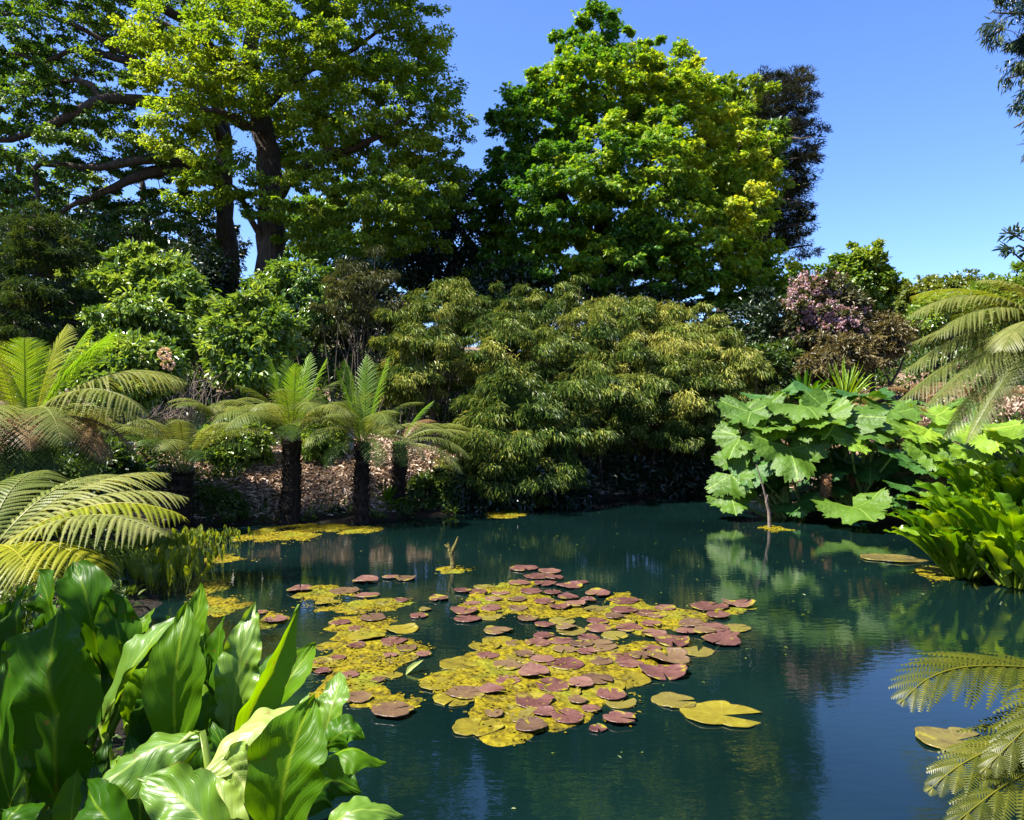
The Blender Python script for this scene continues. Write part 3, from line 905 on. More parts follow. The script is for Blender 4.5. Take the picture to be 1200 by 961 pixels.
def build_bamboo():
    rows = [
        ('bamboo mound at the back of the thicket, nearest the dark holly', [lobe(530, 365, 55, 26, 20.5, 1.0), lobe(500, 385, 45, 28, 19.8, 1.0)], 70, 19.6, .36),
        ('tall bamboo mound in the back row below the maple trunk', [lobe(640, 365, 60, 26, 21, 1.0), lobe(605, 385, 50, 26, 20, 1.0)], 75, 19.8, .33),
        ('sunlit bamboo mound in the back row below the maple crown', [lobe(725, 385, 55, 28, 19.6, 1.0), lobe(700, 405, 50, 24, 18.8, 1.0)], 75, 18.8, .62),
        ('yellowish bamboo mound at the shaded end of the back row', [lobe(815, 398, 55, 24, 19.2, .9), lobe(790, 415, 60, 26, 18.6, .9)], 75, 18.6, .62),
        ('grassy upright bamboo mound at the thicket end beside the tree ferns', [lobe(492, 420, 38, 50, 17.4, .9), lobe(475, 450, 25, 50, 17, .7)], 75, 17.2, .50),
        ('bamboo mound in the middle of the thicket, over the dark hollow', [lobe(600, 430, 65, 40, 17.6, 1.1), lobe(640, 420, 50, 34, 18, 1.0)], 95, 17.8, .42),
        ('bamboo mound with yellow tips in the middle of the thicket', [lobe(720, 445, 58, 34, 17.4, 1.0), lobe(755, 440, 48, 32, 17.8, .9)], 85, 17.8, .55),
        ('bamboo mound beside the giant-leaved plants', [lobe(830, 445, 52, 36, 17.8, .9), lobe(800, 470, 45, 36, 17.3, .9), lobe(860, 470, 26, 30, 17.6, .7)], 95, 17.7, .55),
        ('front bamboo mound hanging to the water beside the mulch bank', [lobe(605, 490, 48, 45, 15.6, .8), lobe(572, 535, 42, 38, 14.9, .7), lobe(622, 548, 34, 44, 14.9, .6), lobe(640, 568, 26, 26, 14.8, .5), lobe(590, 565, 30, 26, 14.7, .5)], 135, 15.8, .38),
        ('low front bamboo mound hanging over the dark water hollow', [lobe(690, 480, 55, 36, 16.2, .8), lobe(665, 512, 32, 28, 15.7, .6)], 75, 16.8, .40),
        ('front bamboo mound drooping over the far corner of the pond', [lobe(765, 488, 50, 32, 16.8, .7), lobe(808, 505, 42, 30, 16.9, .6), lobe(840, 490, 30, 30, 17.0, .6)], 85, 17.4, .45),
    ]
    for k, (lab, dm, n, db, vb) in enumerate(rows):
        bamboo(lab, 100 + k, dm, n, db, vb=vb)
    bamboo('tall dry bamboo with thin upright canes behind the bright fern fronds', 120, [lobe(425, 350, 32, 42, 18.5, .7), lobe(455, 375, 26, 36, 18.2, .6), lobe(395, 372, 22, 34, 18.4, .6)], 44, 18.4, 34,
           'bamboo_dry', .34, 190, .16, .024)
    # dark shrubs added to stand in for the shade at the thicket foot
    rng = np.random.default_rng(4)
    for k, (px, py, rx, rz, d, lab) in enumerate([(705, 555, 64, 28, 17.3, 'added dark evergreen standing in for shade in the hollow under the bamboo'), (800, 555, 50, 24, 17.4, 'added dark evergreen standing in for shade at the far corner of the water'),
                                                  (600, 572, 50, 18, 14.9, 'added dark evergreen standing in for shade at the foot of the front bamboo'),
                                                  (655, 574, 40, 16, 15.4, 'added dark evergreen standing in for shade at the waterline below the middle bamboo'), (560, 580, 30, 14, 14.5, 'added dark evergreen standing in for shade between mulch bank and front bamboo')]):
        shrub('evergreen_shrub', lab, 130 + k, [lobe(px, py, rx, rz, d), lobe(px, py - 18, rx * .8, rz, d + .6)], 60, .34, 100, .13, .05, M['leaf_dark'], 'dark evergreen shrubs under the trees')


build_bamboo()
# ------------------------------------------------------------------ tree ferns
M['fern_new'] = foliage('fern_new', [(.07, .17, .008), (.14, .28, .012), (.26, .36, .02)], .6, .02)
M['fern_gold'] = foliage('fern_gold', [(.12, .16, .010), (.26, .29, .014), (.44, .40, .035)], .5, .02)
M['fern_old'] = foliage('fern_old', [(.055, .090, .014), (.13, .165, .034), (.28, .285, .09)], .42, .012)
M['fern_dark'] = foliage('fern_dark', [(.03, .07, .010), (.065, .12, .020), (.13, .18, .035)], .4, .015)
M['fern_dry'] = foliage('fern_dry', [(.06, .035, .015), (.16, .095, .04), (.28, .19, .09)], .25, .02)
M['fern_olive'] = foliage('fern_olive', [(.035, .048, .004), (.082, .092, .007), (.18, .17, .014)], .42, .015)
M['fern_tan'] = foliage('fern_tan', [(.042, .060, .012), (.105, .128, .026), (.22, .222, .065)], .35, .02)
M['rachis'] = rough_mat('rachis', [(.10, .08, .03), (.18, .15, .05)], 20, .1)


def frond(mb, path, Wd, nP, nQ, rng, uphint=UP, sweep=22, pdroop=.3, stipe=.13, ql=.55, vb=.5, rr=.008, shape=(.45, .30), twist=0.0, pw=.9, hang=.5, swx=.35):
    """one feathery frond: midrib along path, nP pairs of pinnae each with nQ pairs of pinnules"""
    path = np.asarray(path, float)
    pp = smooth_path(path, 40) if len(path) < 30 else path
    seg = np.concatenate([[0], np.cumsum(np.linalg.norm(np.diff(pp, axis=0), axis=1))])
    Ltot = seg[-1]
    tt = np.linspace(stipe, .985, nP)
    pos = np.stack([np.interp(tt * Ltot, seg, pp[:, i]) for i in range(3)], -1)
    T = nrm(np.stack([np.interp(tt * Ltot, seg, np.gradient(pp, axis=0)[:, i]) for i in range(3)], -1))
    U = nrm(uphint - T * (T @ uphint)[:, None])
    Sd = np.cross(T, U)
    if twist:
        Sd, U = Sd * math.cos(twist) + U * math.sin(twist), U * math.cos(twist) - Sd * math.sin(twist)
    x = (tt - stipe) / (1 - stipe)
    pk, b0 = shape
    prof = np.where(x < pk, b0 + (1 - b0) * np.sin(np.clip(x / pk, 0, 1) * math.pi / 2), np.cos(np.clip((x - pk) / (1 - pk), 0, 1) * math.pi / 2) ** .8)
    pl = Wd * np.maximum(prof, .04) * rng.uniform(.92, 1.05, nP)
    space = Ltot * (1 - stipe) / nP
    sw = math.radians(sweep) + x * swx
    tq = (np.arange(nQ) + .5) / nQ
    for s in (1, -1):
        pd = nrm(s * Sd * np.cos(sw)[:, None] + T * np.sin(sw)[:, None] + rng.normal(0, .035, (nP, 3)))
        dv = (-UP * hang - U * (1 - hang)) * pdroop
        pt = pos[:, None] + pl[:, None, None] * (pd[:, None] * tq[None, :, None] + dv[:, None] * (tq ** 2)[None, :, None])
        tg = nrm(pd[:, None] + 2 * dv[:, None] * tq[None, :, None])
        nn = nrm(U[:, None] - tg * np.sum(U[:, None] * tg, -1, keepdims=True))
        qs = np.cross(tg, nn)
        hw = (pl / nQ * .5 * pw)[:, None, None]
        qlen = (space * ql) * np.minimum(1, (1.12 - tq ** 1.6))[None, :, None] * np.minimum(1, .35 + pl / (Wd * .5))[:, None, None]
        qlen = qlen * rng.uniform(.85, 1.1, qlen.shape[:1] + (nQ, 1))
        vv = np.clip(vb + rng.normal(0, .10, (nP, 1)) + rng.normal(0, .05, (nP, nQ)), 0, 1)
        for q in (1, -1):
            dr = nrm(q * qs * .9 + tg * .38)
            tip = pt + dr * qlen - nn * qlen * .22
            V = np.stack([pt - tg * hw, pt + tg * hw, tip + tg * hw * .45, tip - tg * hw * .15], 2)
            n = nP * nQ
            F = np.arange(n * 4).reshape(n, 4)
            mb.add(V.reshape(-1, 3), F if q * s > 0 else F[:, ::-1], v=np.repeat(vv.ravel(), 4))
        # pinna midribs
        wv = (rr * .28) * nn
        a = pos
        e = pt[:, -1]
        sd2 = nrm(np.cross(e - a, U)) * (rr * .35)
        mid = pt[:, nQ // 2]
        V = np.stack([a - sd2, a + sd2, mid + sd2 * .7, mid - sd2 * .7, e], 1)
        off = (np.arange(nP) * 5)[:, None]
        mb.add(V.reshape(-1, 3), [off + np.array([0, 1, 2, 3]), off + np.array([3, 2, 4])], v=.75)
    tube(mb, pp, np.linspace(rr, rr * .25, len(pp)), 5, v=.85)


def arc(base, az, el, L, droop, n=40, p=1.3, side=0.0):
    """an arching midrib: az 0 = picture right, 90 = away, 180 = left, 270 = towards the camera"""
    t = np.linspace(0, 1, n)
    e = math.radians(el) - math.radians(droop) * t ** p
    a = math.radians(az) + side * t ** 1.5
    st = np.stack([np.cos(e) * np.cos(a), np.cos(e) * np.sin(a), np.sin(e)], -1) * (L / (n - 1))
    return np.asarray(base, float) + np.concatenate([[np.zeros(3)], np.cumsum(st[:-1], 0)])


def tree_fern(name, label, seed, crown, foot, tr, spec, group='tree ferns along the bank', trunk=True, nP=34, nQ=14):
    """spec: list of (az, el, L, droop, W, material, vb[, kw])"""
    rng = np.random.default_rng(seed)
    crown, foot = np.asarray(crown, float), np.asarray(foot, float)
    t = thing(name, label, 'tree fern', foot, group)
    if trunk:
        mb = MB()
        m = 22
        pp = smooth_path([foot - A(0, 0, .1), (foot + crown) / 2 + rng.normal(0, .03, 3), crown], m)
        rad = np.linspace(tr * 1.2, tr, m) * (1 + .12 * rng.normal(size=m))
        sides = 14
        tube(mb, pp, rad, sides)
        # fibrous stubs of old fronds
        k = 260
        i = rng.integers(1, m - 1, k)
        a = rng.uniform(0, 6.28, k)
        o = np.stack([np.cos(a), np.sin(a), np.zeros(k)], -1)
        leaves(mb, pp[i] + o * rad[i][:, None] * .85, o * .8 + A(0, 0, 1), o, .12, .03, LANCE_V, LANCE_F)
        mb.build('trunk', M['fern_trunk'], t, smooth=False)
    for sp in spec:
        if hasattr(sp[0], '__len__'):
            mb = MB()
            frond(mb, list(sp[:4]), sp[4], rng=rng, vb=sp[6], **sp[7])
            mb.build('frond', M[sp[5]], t)
            continue
        az, el, L, dp, Wd, mt, vb = sp[:7]
        kw = dict(sp[7]) if len(sp) > 7 else {}
        side = kw.pop('side', rng.normal(0, .15))
        pth = arc(crown + A(math.cos(math.radians(az)), math.sin(math.radians(az)), 0) * tr * .5, az, el, L, dp, side=side)
        U = UP if el - dp * .4 < 70 else -A(math.cos(math.radians(az)), math.sin(math.radians(az)), 0) + .2 * UP
        mb = MB()
        frond(mb, pth, Wd, kw.pop('nP', nP), kw.pop('nQ', nQ), rng, U, vb=vb, **kw)
        mb.build('frond', M[mt], t)
    return t


def ring(rng, n, el, L, dp, Wd, mt, vb, a0=0, a1=360, jit=14, kw=None):
    out = []
    for k in range(n):
        az = a0 + (a1 - a0) * (k + .5) / n + rng.normal(0, jit * .6)
        out.append((az, el + rng.normal(0, 6), L * rng.uniform(.85, 1.12), dp + rng.normal(0, 10), Wd * rng.uniform(.9, 1.1), mt, vb + rng.normal(0, .12), dict(kw or {})))
    return out


def build_ferns():
    rng = np.random.default_rng(21)
    # two tall ferns and a third behind, at the water's edge
    sp = ring(rng, 14, 56, 1.55, 98, .36, 'fern_old', .5, kw={'nP': 28, 'ql': .44, 'pdroop': .4, 'stipe': .2}) + ring(rng, 7, 34, 1.25, 95, .3, 'fern_dark', .45, kw={'nP': 26, 'ql': .44}) + ring(rng, 6, 70, 1.35, 85, .3, 'fern_old', .3, kw={'nP': 26, 'ql': .44, 'stipe': .25})
    sp += [(az, el, L, dp, .36, 'fern_new', .6, {'sweep': 36, 'stipe': .08, 'side': 0.0, 'nP': 27, 'ql': .45}) for az, el, L, dp in
           ((165, 80, 1.45, 12), (120, 86, 1.35, 8), (60, 82, 1.5, 14), (20, 76, 1.45, 16), (300, 84, 1.25, 10))]
    sp += [(185, 50, 1.6, 100, .36, 'fern_old', .6), (10, 52, 1.35, 130, .34, 'fern_old', .55), (200, 30, 1.3, 100, .33, 'fern_old', .6)]
    tree_fern('tree_fern', 'tree fern with the thickest dark trunk, bright upright new fronds, beside the leafy green bush', 1, P(342, 512, 12.9), PW(339, 613), .14, sp)
    sp = ring(rng, 9, 50, 1.4, 98, .34, 'fern_old', .5, 60, 340, kw={'nP': 28, 'ql': .44, 'pdroop': .4, 'stipe': .18}) + ring(rng, 5, 68, 1.25, 85, .3, 'fern_old', .35, kw={'nP': 26, 'ql': .44, 'stipe': .25}) + [
        (150, 82, 1.45, 14, .34, 'fern_new', .6, {'sweep': 36, 'stipe': .08, 'side': 0.0, 'nP': 27, 'ql': .45}), (80, 87, 1.5, 8, .36, 'fern_new', .55, {'sweep': 36, 'stipe': .08, 'side': 0.0, 'nP': 27, 'ql': .45}), (25, 80, 1.5, 12, .34, 'fern_new', .6, {'sweep': 36, 'stipe': .08, 'side': 0.0, 'nP': 27, 'ql': .45}),
        (200, 80, 1.3, 16, .36, 'fern_new', .45, {'sweep': 36, 'stipe': .08, 'side': 0.0, 'nP': 27, 'ql': .45}),
        (335, 25, 1.35, 95, .34, 'fern_old', .62), (300, 20, 1.1, 105, .32, 'fern_dark', .5), (5, 36, 1.5, 70, .32, 'fern_old', .6), (195, 25, 1.15, 110, .3, 'fern_dark', .45), (240, 15, 1.0, 100, .3, 'fern_dark', .4),
        (165, 62, 1.5, 70, .34, 'fern_old', .6)]
    tree_fern('tree_fern', 'tree fern with a slim trunk and grey fibrous top under a fan of upright fronds', 2, P(425, 518, 12.9), PW(422, 613), .112, sp)
    sp = [(0, 30, 1.5, 62, .34, 'fern_old', .65), (20, 40, 1.5, 75, .33, 'fern_old', .6), (345, 22, 1.45, 80, .33, 'fern_old', .55), (330, 5, 1.5, 60, .30, 'fern_old', .55), (40, 45, 1.3, 80, .3, 'fern_old', .5), (60, 50, 1.2, 70, .3, 'fern_dry', .5),
          (350, 40, 1.2, 85, .3, 'fern_old', .55), (140, 40, 1.1, 80, .3, 'fern_dark', .4), (280, 20, 1.1, 100, .3, 'fern_dark', .4), (10, 8, 1.3, 55, .3, 'fern_dark', .5), (20, 70, 1.0, 40, .25, 'fern_new', .3)]
    tree_fern('tree_fern', 'short tree fern half hidden behind the slim trunk, its pale fronds reaching to the bamboo', 3, P(468, 520, 13.9), PW(462, 604), .11, sp)
    sp = ring(rng, 15, 70, 1.6, 88, .34, 'fern_old', .5, kw={'nP': 28, 'ql': .42, 'stipe': .3, 'pdroop': .4}) + ring(rng, 9, 60, 1.4, 95, .3, 'fern_dark', .5, kw={'nP': 26, 'ql': .42, 'stipe': .3})
    tree_fern('tree_fern', 'vase-shaped tree fern on a short trunk beside the shaded stretch of mulch', 4, P(215, 555, 12.2), PW(213, 618), .14, sp)
    sp = ring(rng, 9, 55, 1.3, 100, .3, 'fern_old', .45)
    tree_fern('tree_fern', 'smaller tree fern back on the bank, above the mulch', 5, P(262, 500, 15), A(P(262, 500, 15)[0], 15, ground(P(262, 500, 15))), .12, sp)

    # large fern at the left edge: yellow-green upright fronds, grey arching fronds over a skirt of old ones
    c = P(30, 492, 8.0)
    f = A(c[0], c[1], ground(c))
    sp = [(az, el, L, dp, .36, mt, vb, {'sweep': 30, 'stipe': .08, 'nP': 40, 'nQ': 18, 'side': 0.0}) for az, el, L, dp, mt, vb in
          ((170, 74, 1.05, 12, 'fern_gold', .6), (110, 84, .9, 10, 'fern_new', .8), (300, 82, .85, 10, 'fern_new', .75), (60, 78, 1.1, 14, 'fern_gold', .4), (25, 70, 1.15, 16, 'fern_new', .7), (5, 60, 1.25, 25, 'fern_new', .5), (230, 78, .9, 14, 'fern_gold', .55))]
    sp += [(0, 44, 1.7, 72, .52, 'fern_old', .75, {'nP': 30, 'nQ': 22, 'pdroop': .5, 'ql': .42}), (340, 38, 1.55, 84, .52, 'fern_old', .68, {'nP': 30, 'nQ': 22, 'pdroop': .5, 'ql': .42}), (25, 50, 1.65, 80, .5, 'fern_old', .65, {'nP': 30, 'nQ': 22, 'pdroop': .5, 'ql': .42}), (315, 26, 1.3, 90, .36, 'fern_old', .6, {'nP': 36, 'nQ': 20}),
           (355, 22, 1.5, 70, .36, 'fern_old', .55, {'nP': 36, 'nQ': 20})]
    sp += ring(rng, 8, 30, 1.3, 85, .36, 'fern_old', .6, 50, 300)
    sp += ring(rng, 16, 8, 1.1, 85, .28, 'fern_dry', .45, 0, 360) + ring(rng, 9, -5, 1.05, 75, .28, 'fern_dark', .35, 180, 370)
    tree_fern('tree_fern', 'big tree fern with glowing yellow-green upright fronds over a shaggy skirt of old ones', 6, c, f, .2, sp, nP=34, nQ=16)
    # low fern nearer the camera
    c = P(-25, 655, 5.6)
    f = A(c[0], c[1], ground(c))
    k = {'nP': 28, 'nQ': 32, 'ql': .46, 'pdroop': .4, 'pw': 1.15}
    sp = [(40, 50, 1.45, 62, .46, 'fern_old', .8, k), (20, 44, 1.5, 66, .46, 'fern_old', .8, k), (5, 40, 1.55, 68, .46, 'fern_gold', .35, k), (350, 34, 1.6, 60, .46, 'fern_old', .75, k), (335, 26, 1.25, 62, .44, 'fern_gold', .6, k),
          (320, 30, 1.05, 75, .40, 'fern_gold', .55, k), (300, 20, 1.0, 70, .40, 'fern_old', .5, k), (60, 55, 1.3, 70, .44, 'fern_old', .6, k), (10, 20, 1.2, 50, .40, 'fern_dark', .6, k), (345, 10, 1.35, 45, .3, 'fern_dark', .55, k),
          (100, 60, 1.2, 70, .44, 'fern_old', .5, k), (150, 50, 1.2, 80, .44, 'fern_old', .5, k), (200, 50, 1.2, 80, .44, 'fern_old', .5, k), (260, 40, 1.1, 80, .44, 'fern_old', .5, k), (25, 8, 1.2, 40, .3, 'fern_dark', .5, k)]
    tree_fern('ground_fern', 'low spreading fern with pale and golden drooping fronds beside the broad skunk cabbage leaves', 7, c, f, .12, sp, trunk=False, group=None)

    # big fern at the right edge
    c = P(1262, 400, 9.0)
    f = A(c[0], c[1], ground(c))
    k = {'nP': 44, 'nQ': 24, 'pdroop': .4, 'sweep': 36}
    sp = [(185, 40, 2.2, 78, .50, 'fern_tan', .62, k), (200, 32, 2.1, 76, .50, 'fern_tan', .55, k), (215, 20, 2.1, 62, .46, 'fern_tan', .75, k), (232, 10, 1.75, 70, .46, 'fern_tan', .4, k), (245, 2, 1.7, 62, .46, 'fern_tan', .35, k),
          (170, 48, 1.8, 80, .50, 'fern_tan', .5, k), (155, 52, 1.9, 75, .50, 'fern_gold', .15, k), (190, 58, 1.5, 70, .32, 'fern_tan', .8, k), (262, 0, 1.3, 60, .46, 'fern_tan', .4, k), (205, 6, 1.6, 55, .32, 'fern_tan', .6, k)]
    sp += ring(rng, 9, 35, 1.7, 80, .50, 'fern_tan', .5, -90, 140)
    for tx, ty, td, lift, mt, vb, wd in [(1052, 470, 8.6, .45, 'fern_tan', .4, .46), (1056, 436, 8.9, .5, 'fern_tan', .55, .46), (1085, 478, 8.2, .45, 'fern_tan', .4, .42), (1132, 520, 7.9, .55, 'fern_tan', .45, .28),
                                         (1105, 515, 8.2, .5, 'fern_tan', .35, .38), (1068, 402, 9.2, .45, 'fern_tan', .6, .46), (1110, 372, 9.6, .4, 'fern_gold', .1, .42), (1160, 470, 8.0, .4, 'fern_tan', .3, .3)]:
        e = P(tx, ty, td)
        sp.append((c, c * .62 + e * .38 + A(0, 0, lift * .75), c * .3 + e * .7 + A(0, 0, lift * .55), e, wd, mt, vb, dict(k)))
    tree_fern('tree_fern', 'big tree fern arching long ribbed olive fronds over the giant-leaved plants', 8, c, f, .2, sp, nP=42, nQ=18)

    # fern close to the camera: frond tips hang over the water
    c = P(1330, 830, 3.1)
    f = A(c[0], c[1], max(.05, ground(c)))
    t = thing('ground_fern', 'fern whose yellow-green toothed frond tips hang low over the dark blue water', 'fern', f)
    k = dict(nP=23, nQ=17, ql=.56, pw=.86, sweep=52, swx=.22, pdroop=.22, stipe=.08, rr=.006, shape=(.5, .75))
    for path, Wd, mt, vb, up in [
        ([P(1330, 830, 3.1), P(1275, 800, 2.9), P(1216, 784, 2.75), P(1140, 781, 2.62), P(1090, 794, 2.55), P(1054, 824, 2.5)], .30, 'fern_olive', .40, A(-.05, -.35, 1)),
        ([P(1330, 835, 3.1), P(1275, 830, 2.7), P(1216, 850, 2.5), P(1160, 878, 2.4), P(1120, 900, 2.36), P(1086, 928, 2.33)], .27, 'fern_olive', .45, A(-.05, -.35, 1)),
        ([P(1330, 840, 3.1), P(1290, 860, 2.6), P(1225, 895, 2.38), P(1170, 925, 2.28), P(1110, 972, 2.2)], .27, 'fern_olive', .35, A(-.05, -.35, 1)),
        ([P(1330, 830, 3.1), P(1290, 790, 2.75), P(1250, 800, 2.5), P(1205, 850, 2.35), P(1150, 905, 2.28)], .25, 'fern_olive', .3, A(-.3, -.35, 1)),
        ([P(1330, 830, 3.1), P(1320, 740, 3.2), P(1290, 700, 3.4), P(1272, 690, 3.6), P(1260, 700, 3.8)], .30, 'fern_olive', .3, UP),
        ([P(1330, 830, 3.1), P(1400, 760, 3.1), P(1480, 760, 3.1), P(1550, 820, 3.0)], .42, 'fern_olive', .3, UP),
        ([P(1330, 840, 3.1), P(1350, 900, 2.7), P(1330, 980, 2.4), P(1290, 1060, 2.2)], .36, 'fern_olive', .35, UP)]:
        mb = MB()
        frond(mb, path, Wd, rng=rng, uphint=nrm(up), vb=vb, **k)
        mb.build('frond', M[mt], t)

    # bracken and brown ferns on the slope right
    for i, (px, py, d, mt, el, L, n, lab) in enumerate([
        (1000, 405, 17.5, 'fern_old', 72, 1.0, 12, 'upright olive fern on the slope below the bronze shrub'),
        (1045, 430, 15.5, 'fern_dry', 50, 1.1, 14, 'brown dried fern on the slope above the giant leaves'),
        (955, 440, 16.0, 'fern_dry', 55, .8, 10, 'small brown dried fern beside the spiky plant'),
        (1085, 395, 17.0, 'fern_dry', 50, 1.1, 12, 'brown dried fern high on the slope under the skyline shrubs'),
        (1120, 440, 12.5, 'fern_dry', 40, 1.1, 13, 'brown dried fern under the arching olive fronds'),
        (1030, 455, 14.6, 'fern_old', 45, .8, 10, 'small olive fern just above the giant leaves'),
        (1060, 455, 14.0, 'fern_dry', 45, 1.0, 13, 'brown dried fern between the giant leaves and the arching fronds'),
        (1010, 430, 16.2, 'fern_dry', 55, 1.0, 12, 'brown dried fern just behind the spiky sword-leaved plant'),
        (1095, 425, 14.8, 'fern_old', 45, 1.0, 12, 'olive fern on the slope half hidden by the arching fronds'),
        (1150, 400, 15.5, 'fern_dry', 45, 1.2, 12, 'brown dried fern at the top of the slope behind the tree fern'),
        (1185, 470, 12.4, 'fern_dry', 40, .9, 12, 'brown dried fern behind the lime giant leaves'),
        (1165, 445, 12.0, 'fern_dark', 45, .9, 12, 'dark green fern in the shade of the arching olive fronds')]):
        c = P(px, py, d)
        gz = ground(c)
        c[2] = max(gz + .1, c[2] - .3)
        sp = ring(rng, n, el, L, 75, .2, mt, .5)
        c[2] = min(c[2], gz + .35)
        tree_fern('ground_fern', lab, 30 + i, c, A(c[0], c[1], gz), .08, sp, trunk=False, group='ferns on the far slope', nP=26, nQ=9)


build_ferns()
# ------------------------------------------------------------------ big-leaved water plants
def veined(name, c_dark, c_light, c_vein, transl=.4, rough=.33, nv=66., slant=.42, spec=.5, blotch=None, warm=(1.5, 1.25, .25)):
    """broad leaf: pale midrib, raised side veins, waxy skin, light shining through"""
    m, t, out = newmat(name)
    a = N(t, 'Attribute', attribute_name='a')
    b = N(t, 'Attribute', attribute_name='b')
    v = N(t, 'Attribute', attribute_name='v')
    ab = N(t, 'Math', operation='ABSOLUTE'); t.links.new(b.outputs['Fac'], ab.inputs[0])
    # side vein phase
    sl = N(t, 'Math', operation='MULTIPLY_ADD'); sl.inputs[1].default_value = -slant
    t.links.new(ab.outputs[0], sl.inputs[0]); t.links.new(a.outputs['Fac'], sl.inputs[2])
    sc = N(t, 'Math', operation='MULTIPLY'); sc.inputs[1].default_value = nv
    wn = N(t, 'TexNoise'); wn.inputs['Scale'].default_value = 5; tcw = N(t, 'TexCoord'); t.links.new(tcw.outputs['Object'], wn.inputs[0])
    wa = N(t, 'Math', operation='MULTIPLY_ADD'); wa.inputs[1].default_value = .14; t.links.new(wn.outputs[0], wa.inputs[0]); t.links.new(sl.outputs[0], wa.inputs[2]); t.links.new(wa.outputs[0], sc.inputs[0])
    sn = N(t, 'Math', operation='SINE'); t.links.new(sc.outputs[0], sn.inputs[0])
    vr = N(t, 'MapRange'); vr.inputs[1].default_value = .86; vr.inputs[2].default_value = 1.0
    t.links.new(sn.outputs[0], vr.inputs[0])
    mr = N(t, 'MapRange'); mr.inputs[1].default_value = .075; mr.inputs[2].default_value = .02
    t.links.new(ab.outputs[0], mr.inputs[0])
    vein = N(t, 'Math', operation='MULTIPLY_ADD'); vein.inputs[1].default_value = .05; vein.use_clamp = True
    t.links.new(vr.outputs[0], vein.inputs[0]); t.links.new(mr.outputs[0], vein.inputs[2])
    tc = N(t, 'TexCoord')
    nz = N(t, 'TexNoise'); nz.inputs['Scale'].default_value = 7 if nv else 15; nz.inputs['Detail'].default_value = 5
    t.links.new(tc.outputs['Object'], nz.inputs[0])
    mixv = N(t, 'Math', operation='MULTIPLY_ADD'); mixv.inputs[1].default_value = .9; mixv.use_clamp = True
    t.links.new(nz.outputs[0], mixv.inputs[0])
    sub = N(t, 'Math', operation='SUBTRACT'); sub.inputs[1].default_value = .45
    t.links.new(v.outputs['Fac'], sub.inputs[0]); t.links.new(sub.outputs[0], mixv.inputs[2])
    c1 = ramp(t, [c_dark, c_light], [.1, .9]); t.links.new(mixv.outputs[0], c1.inputs[0])
    cv = N(t, 'Mix', data_type='RGBA'); cv.inputs[7].default_value = (*c_vein, 1)
    t.links.new(vein.outputs[0], cv.inputs[0]); t.links.new(c1.outputs[0], cv.inputs[6])
    col = cv.outputs[2]
    if blotch:
        n2 = N(t, 'TexNoise'); n2.inputs['Scale'].default_value = blotch[1]; n2.inputs['Detail'].default_value = 6
        t.links.new(tc.outputs['Object'], n2.inputs[0])
        r2 = ramp(t, [(0, 0, 0), (1, 1, 1)], [blotch[2], blotch[2] + .06]); t.links.new(n2.outputs[0], r2.inputs[0])
        cb = N(t, 'Mix', data_type='RGBA'); cb.inputs[7].default_value = (*blotch[0], 1)
        t.links.new(r2.outputs[0], cb.inputs[0]); t.links.new(col, cb.inputs[6])
        col = cb.outputs[2]
    # browned, nibbled rim and rust spots
    n5 = N(t, 'TexNoise'); n5.inputs['Scale'].default_value = 16; n5.inputs['Detail'].default_value = 4; t.links.new(tc.outputs['Object'], n5.inputs[0])
    ed = N(t, 'Math', operation='MULTIPLY_ADD'); ed.inputs[1].default_value = .5; t.links.new(n5.outputs[0], ed.inputs[0]); t.links.new(ab.outputs[0], ed.inputs[2])
    er = N(t, 'MapRange'); er.inputs[1].default_value = 1.24; er.inputs[2].default_value = 1.34; er.inputs[4].default_value = .75 if nv else 0
    t.links.new(ed.outputs[0], er.inputs[0])
    sp = N(t, 'MapRange'); sp.inputs[1].default_value = .70; sp.inputs[2].default_value = .74; sp.inputs[4].default_value = .7
    n6 = N(t, 'TexNoise'); n6.inputs['Scale'].default_value = 34; n6.inputs['Detail'].default_value = 2; t.links.new(tc.outputs['Object'], n6.inputs[0])
    t.links.new(n6.outputs[0], sp.inputs[0])
    mxx = N(t, 'Math', operation='MAXIMUM'); t.links.new(er.outputs[0], mxx.inputs[0]); t.links.new(sp.outputs[0], mxx.inputs[1])
    ce = N(t, 'Mix', data_type='RGBA'); ce.inputs[7].default_value = (.14, .085, .02, 1)
    t.links.new(mxx.outputs[0], ce.inputs[0]); t.links.new(col, ce.inputs[6])
    col = ce.outputs[2]
    # quilted relief between the veins
    hb = N(t, 'Math', operation='MULTIPLY_ADD'); hb.inputs[1].default_value = -.8
    t.links.new(vr.outputs[0], hb.inputs[0])
    t.links.new(nz.outputs[0], hb.inputs[2])
    bp = N(t, 'Bump'); bp.inputs['Strength'].default_value = .32 if nv else .8; bp.inputs['Distance'].default_value = .010 if nv else .03
    t.links.new(hb.outputs[0], bp.inputs['Height'])
    pr = N(t, 'BsdfPrincipled'); pr.inputs['Roughness'].default_value = rough; pr.inputs['Specular IOR Level'].default_value = spec
    t.links.new(col, pr.inputs['Base Color']); t.links.new(bp.outputs[0], pr.inputs['Normal'])
    tr = N(t, 'BsdfTranslucent')
    mu = N(t, 'Mix', data_type='RGBA', blend_type='MULTIPLY'); mu.inputs[0].default_value = 1; mu.inputs[7].default_value = (*warm, 1)
    t.links.new(col, mu.inputs[6]); t.links.new(mu.outputs[2], tr.inputs[0]); t.links.new(bp.outputs[0], tr.inputs[1])
    mx = N(t, 'MixShader'); mx.inputs[0].default_value = transl
    t.links.new(pr.outputs[0], mx.inputs[1]); t.links.new(tr.outputs[0], mx.inputs[2])
    t.links.new(mx.outputs[0], out.inputs[0])
    return m


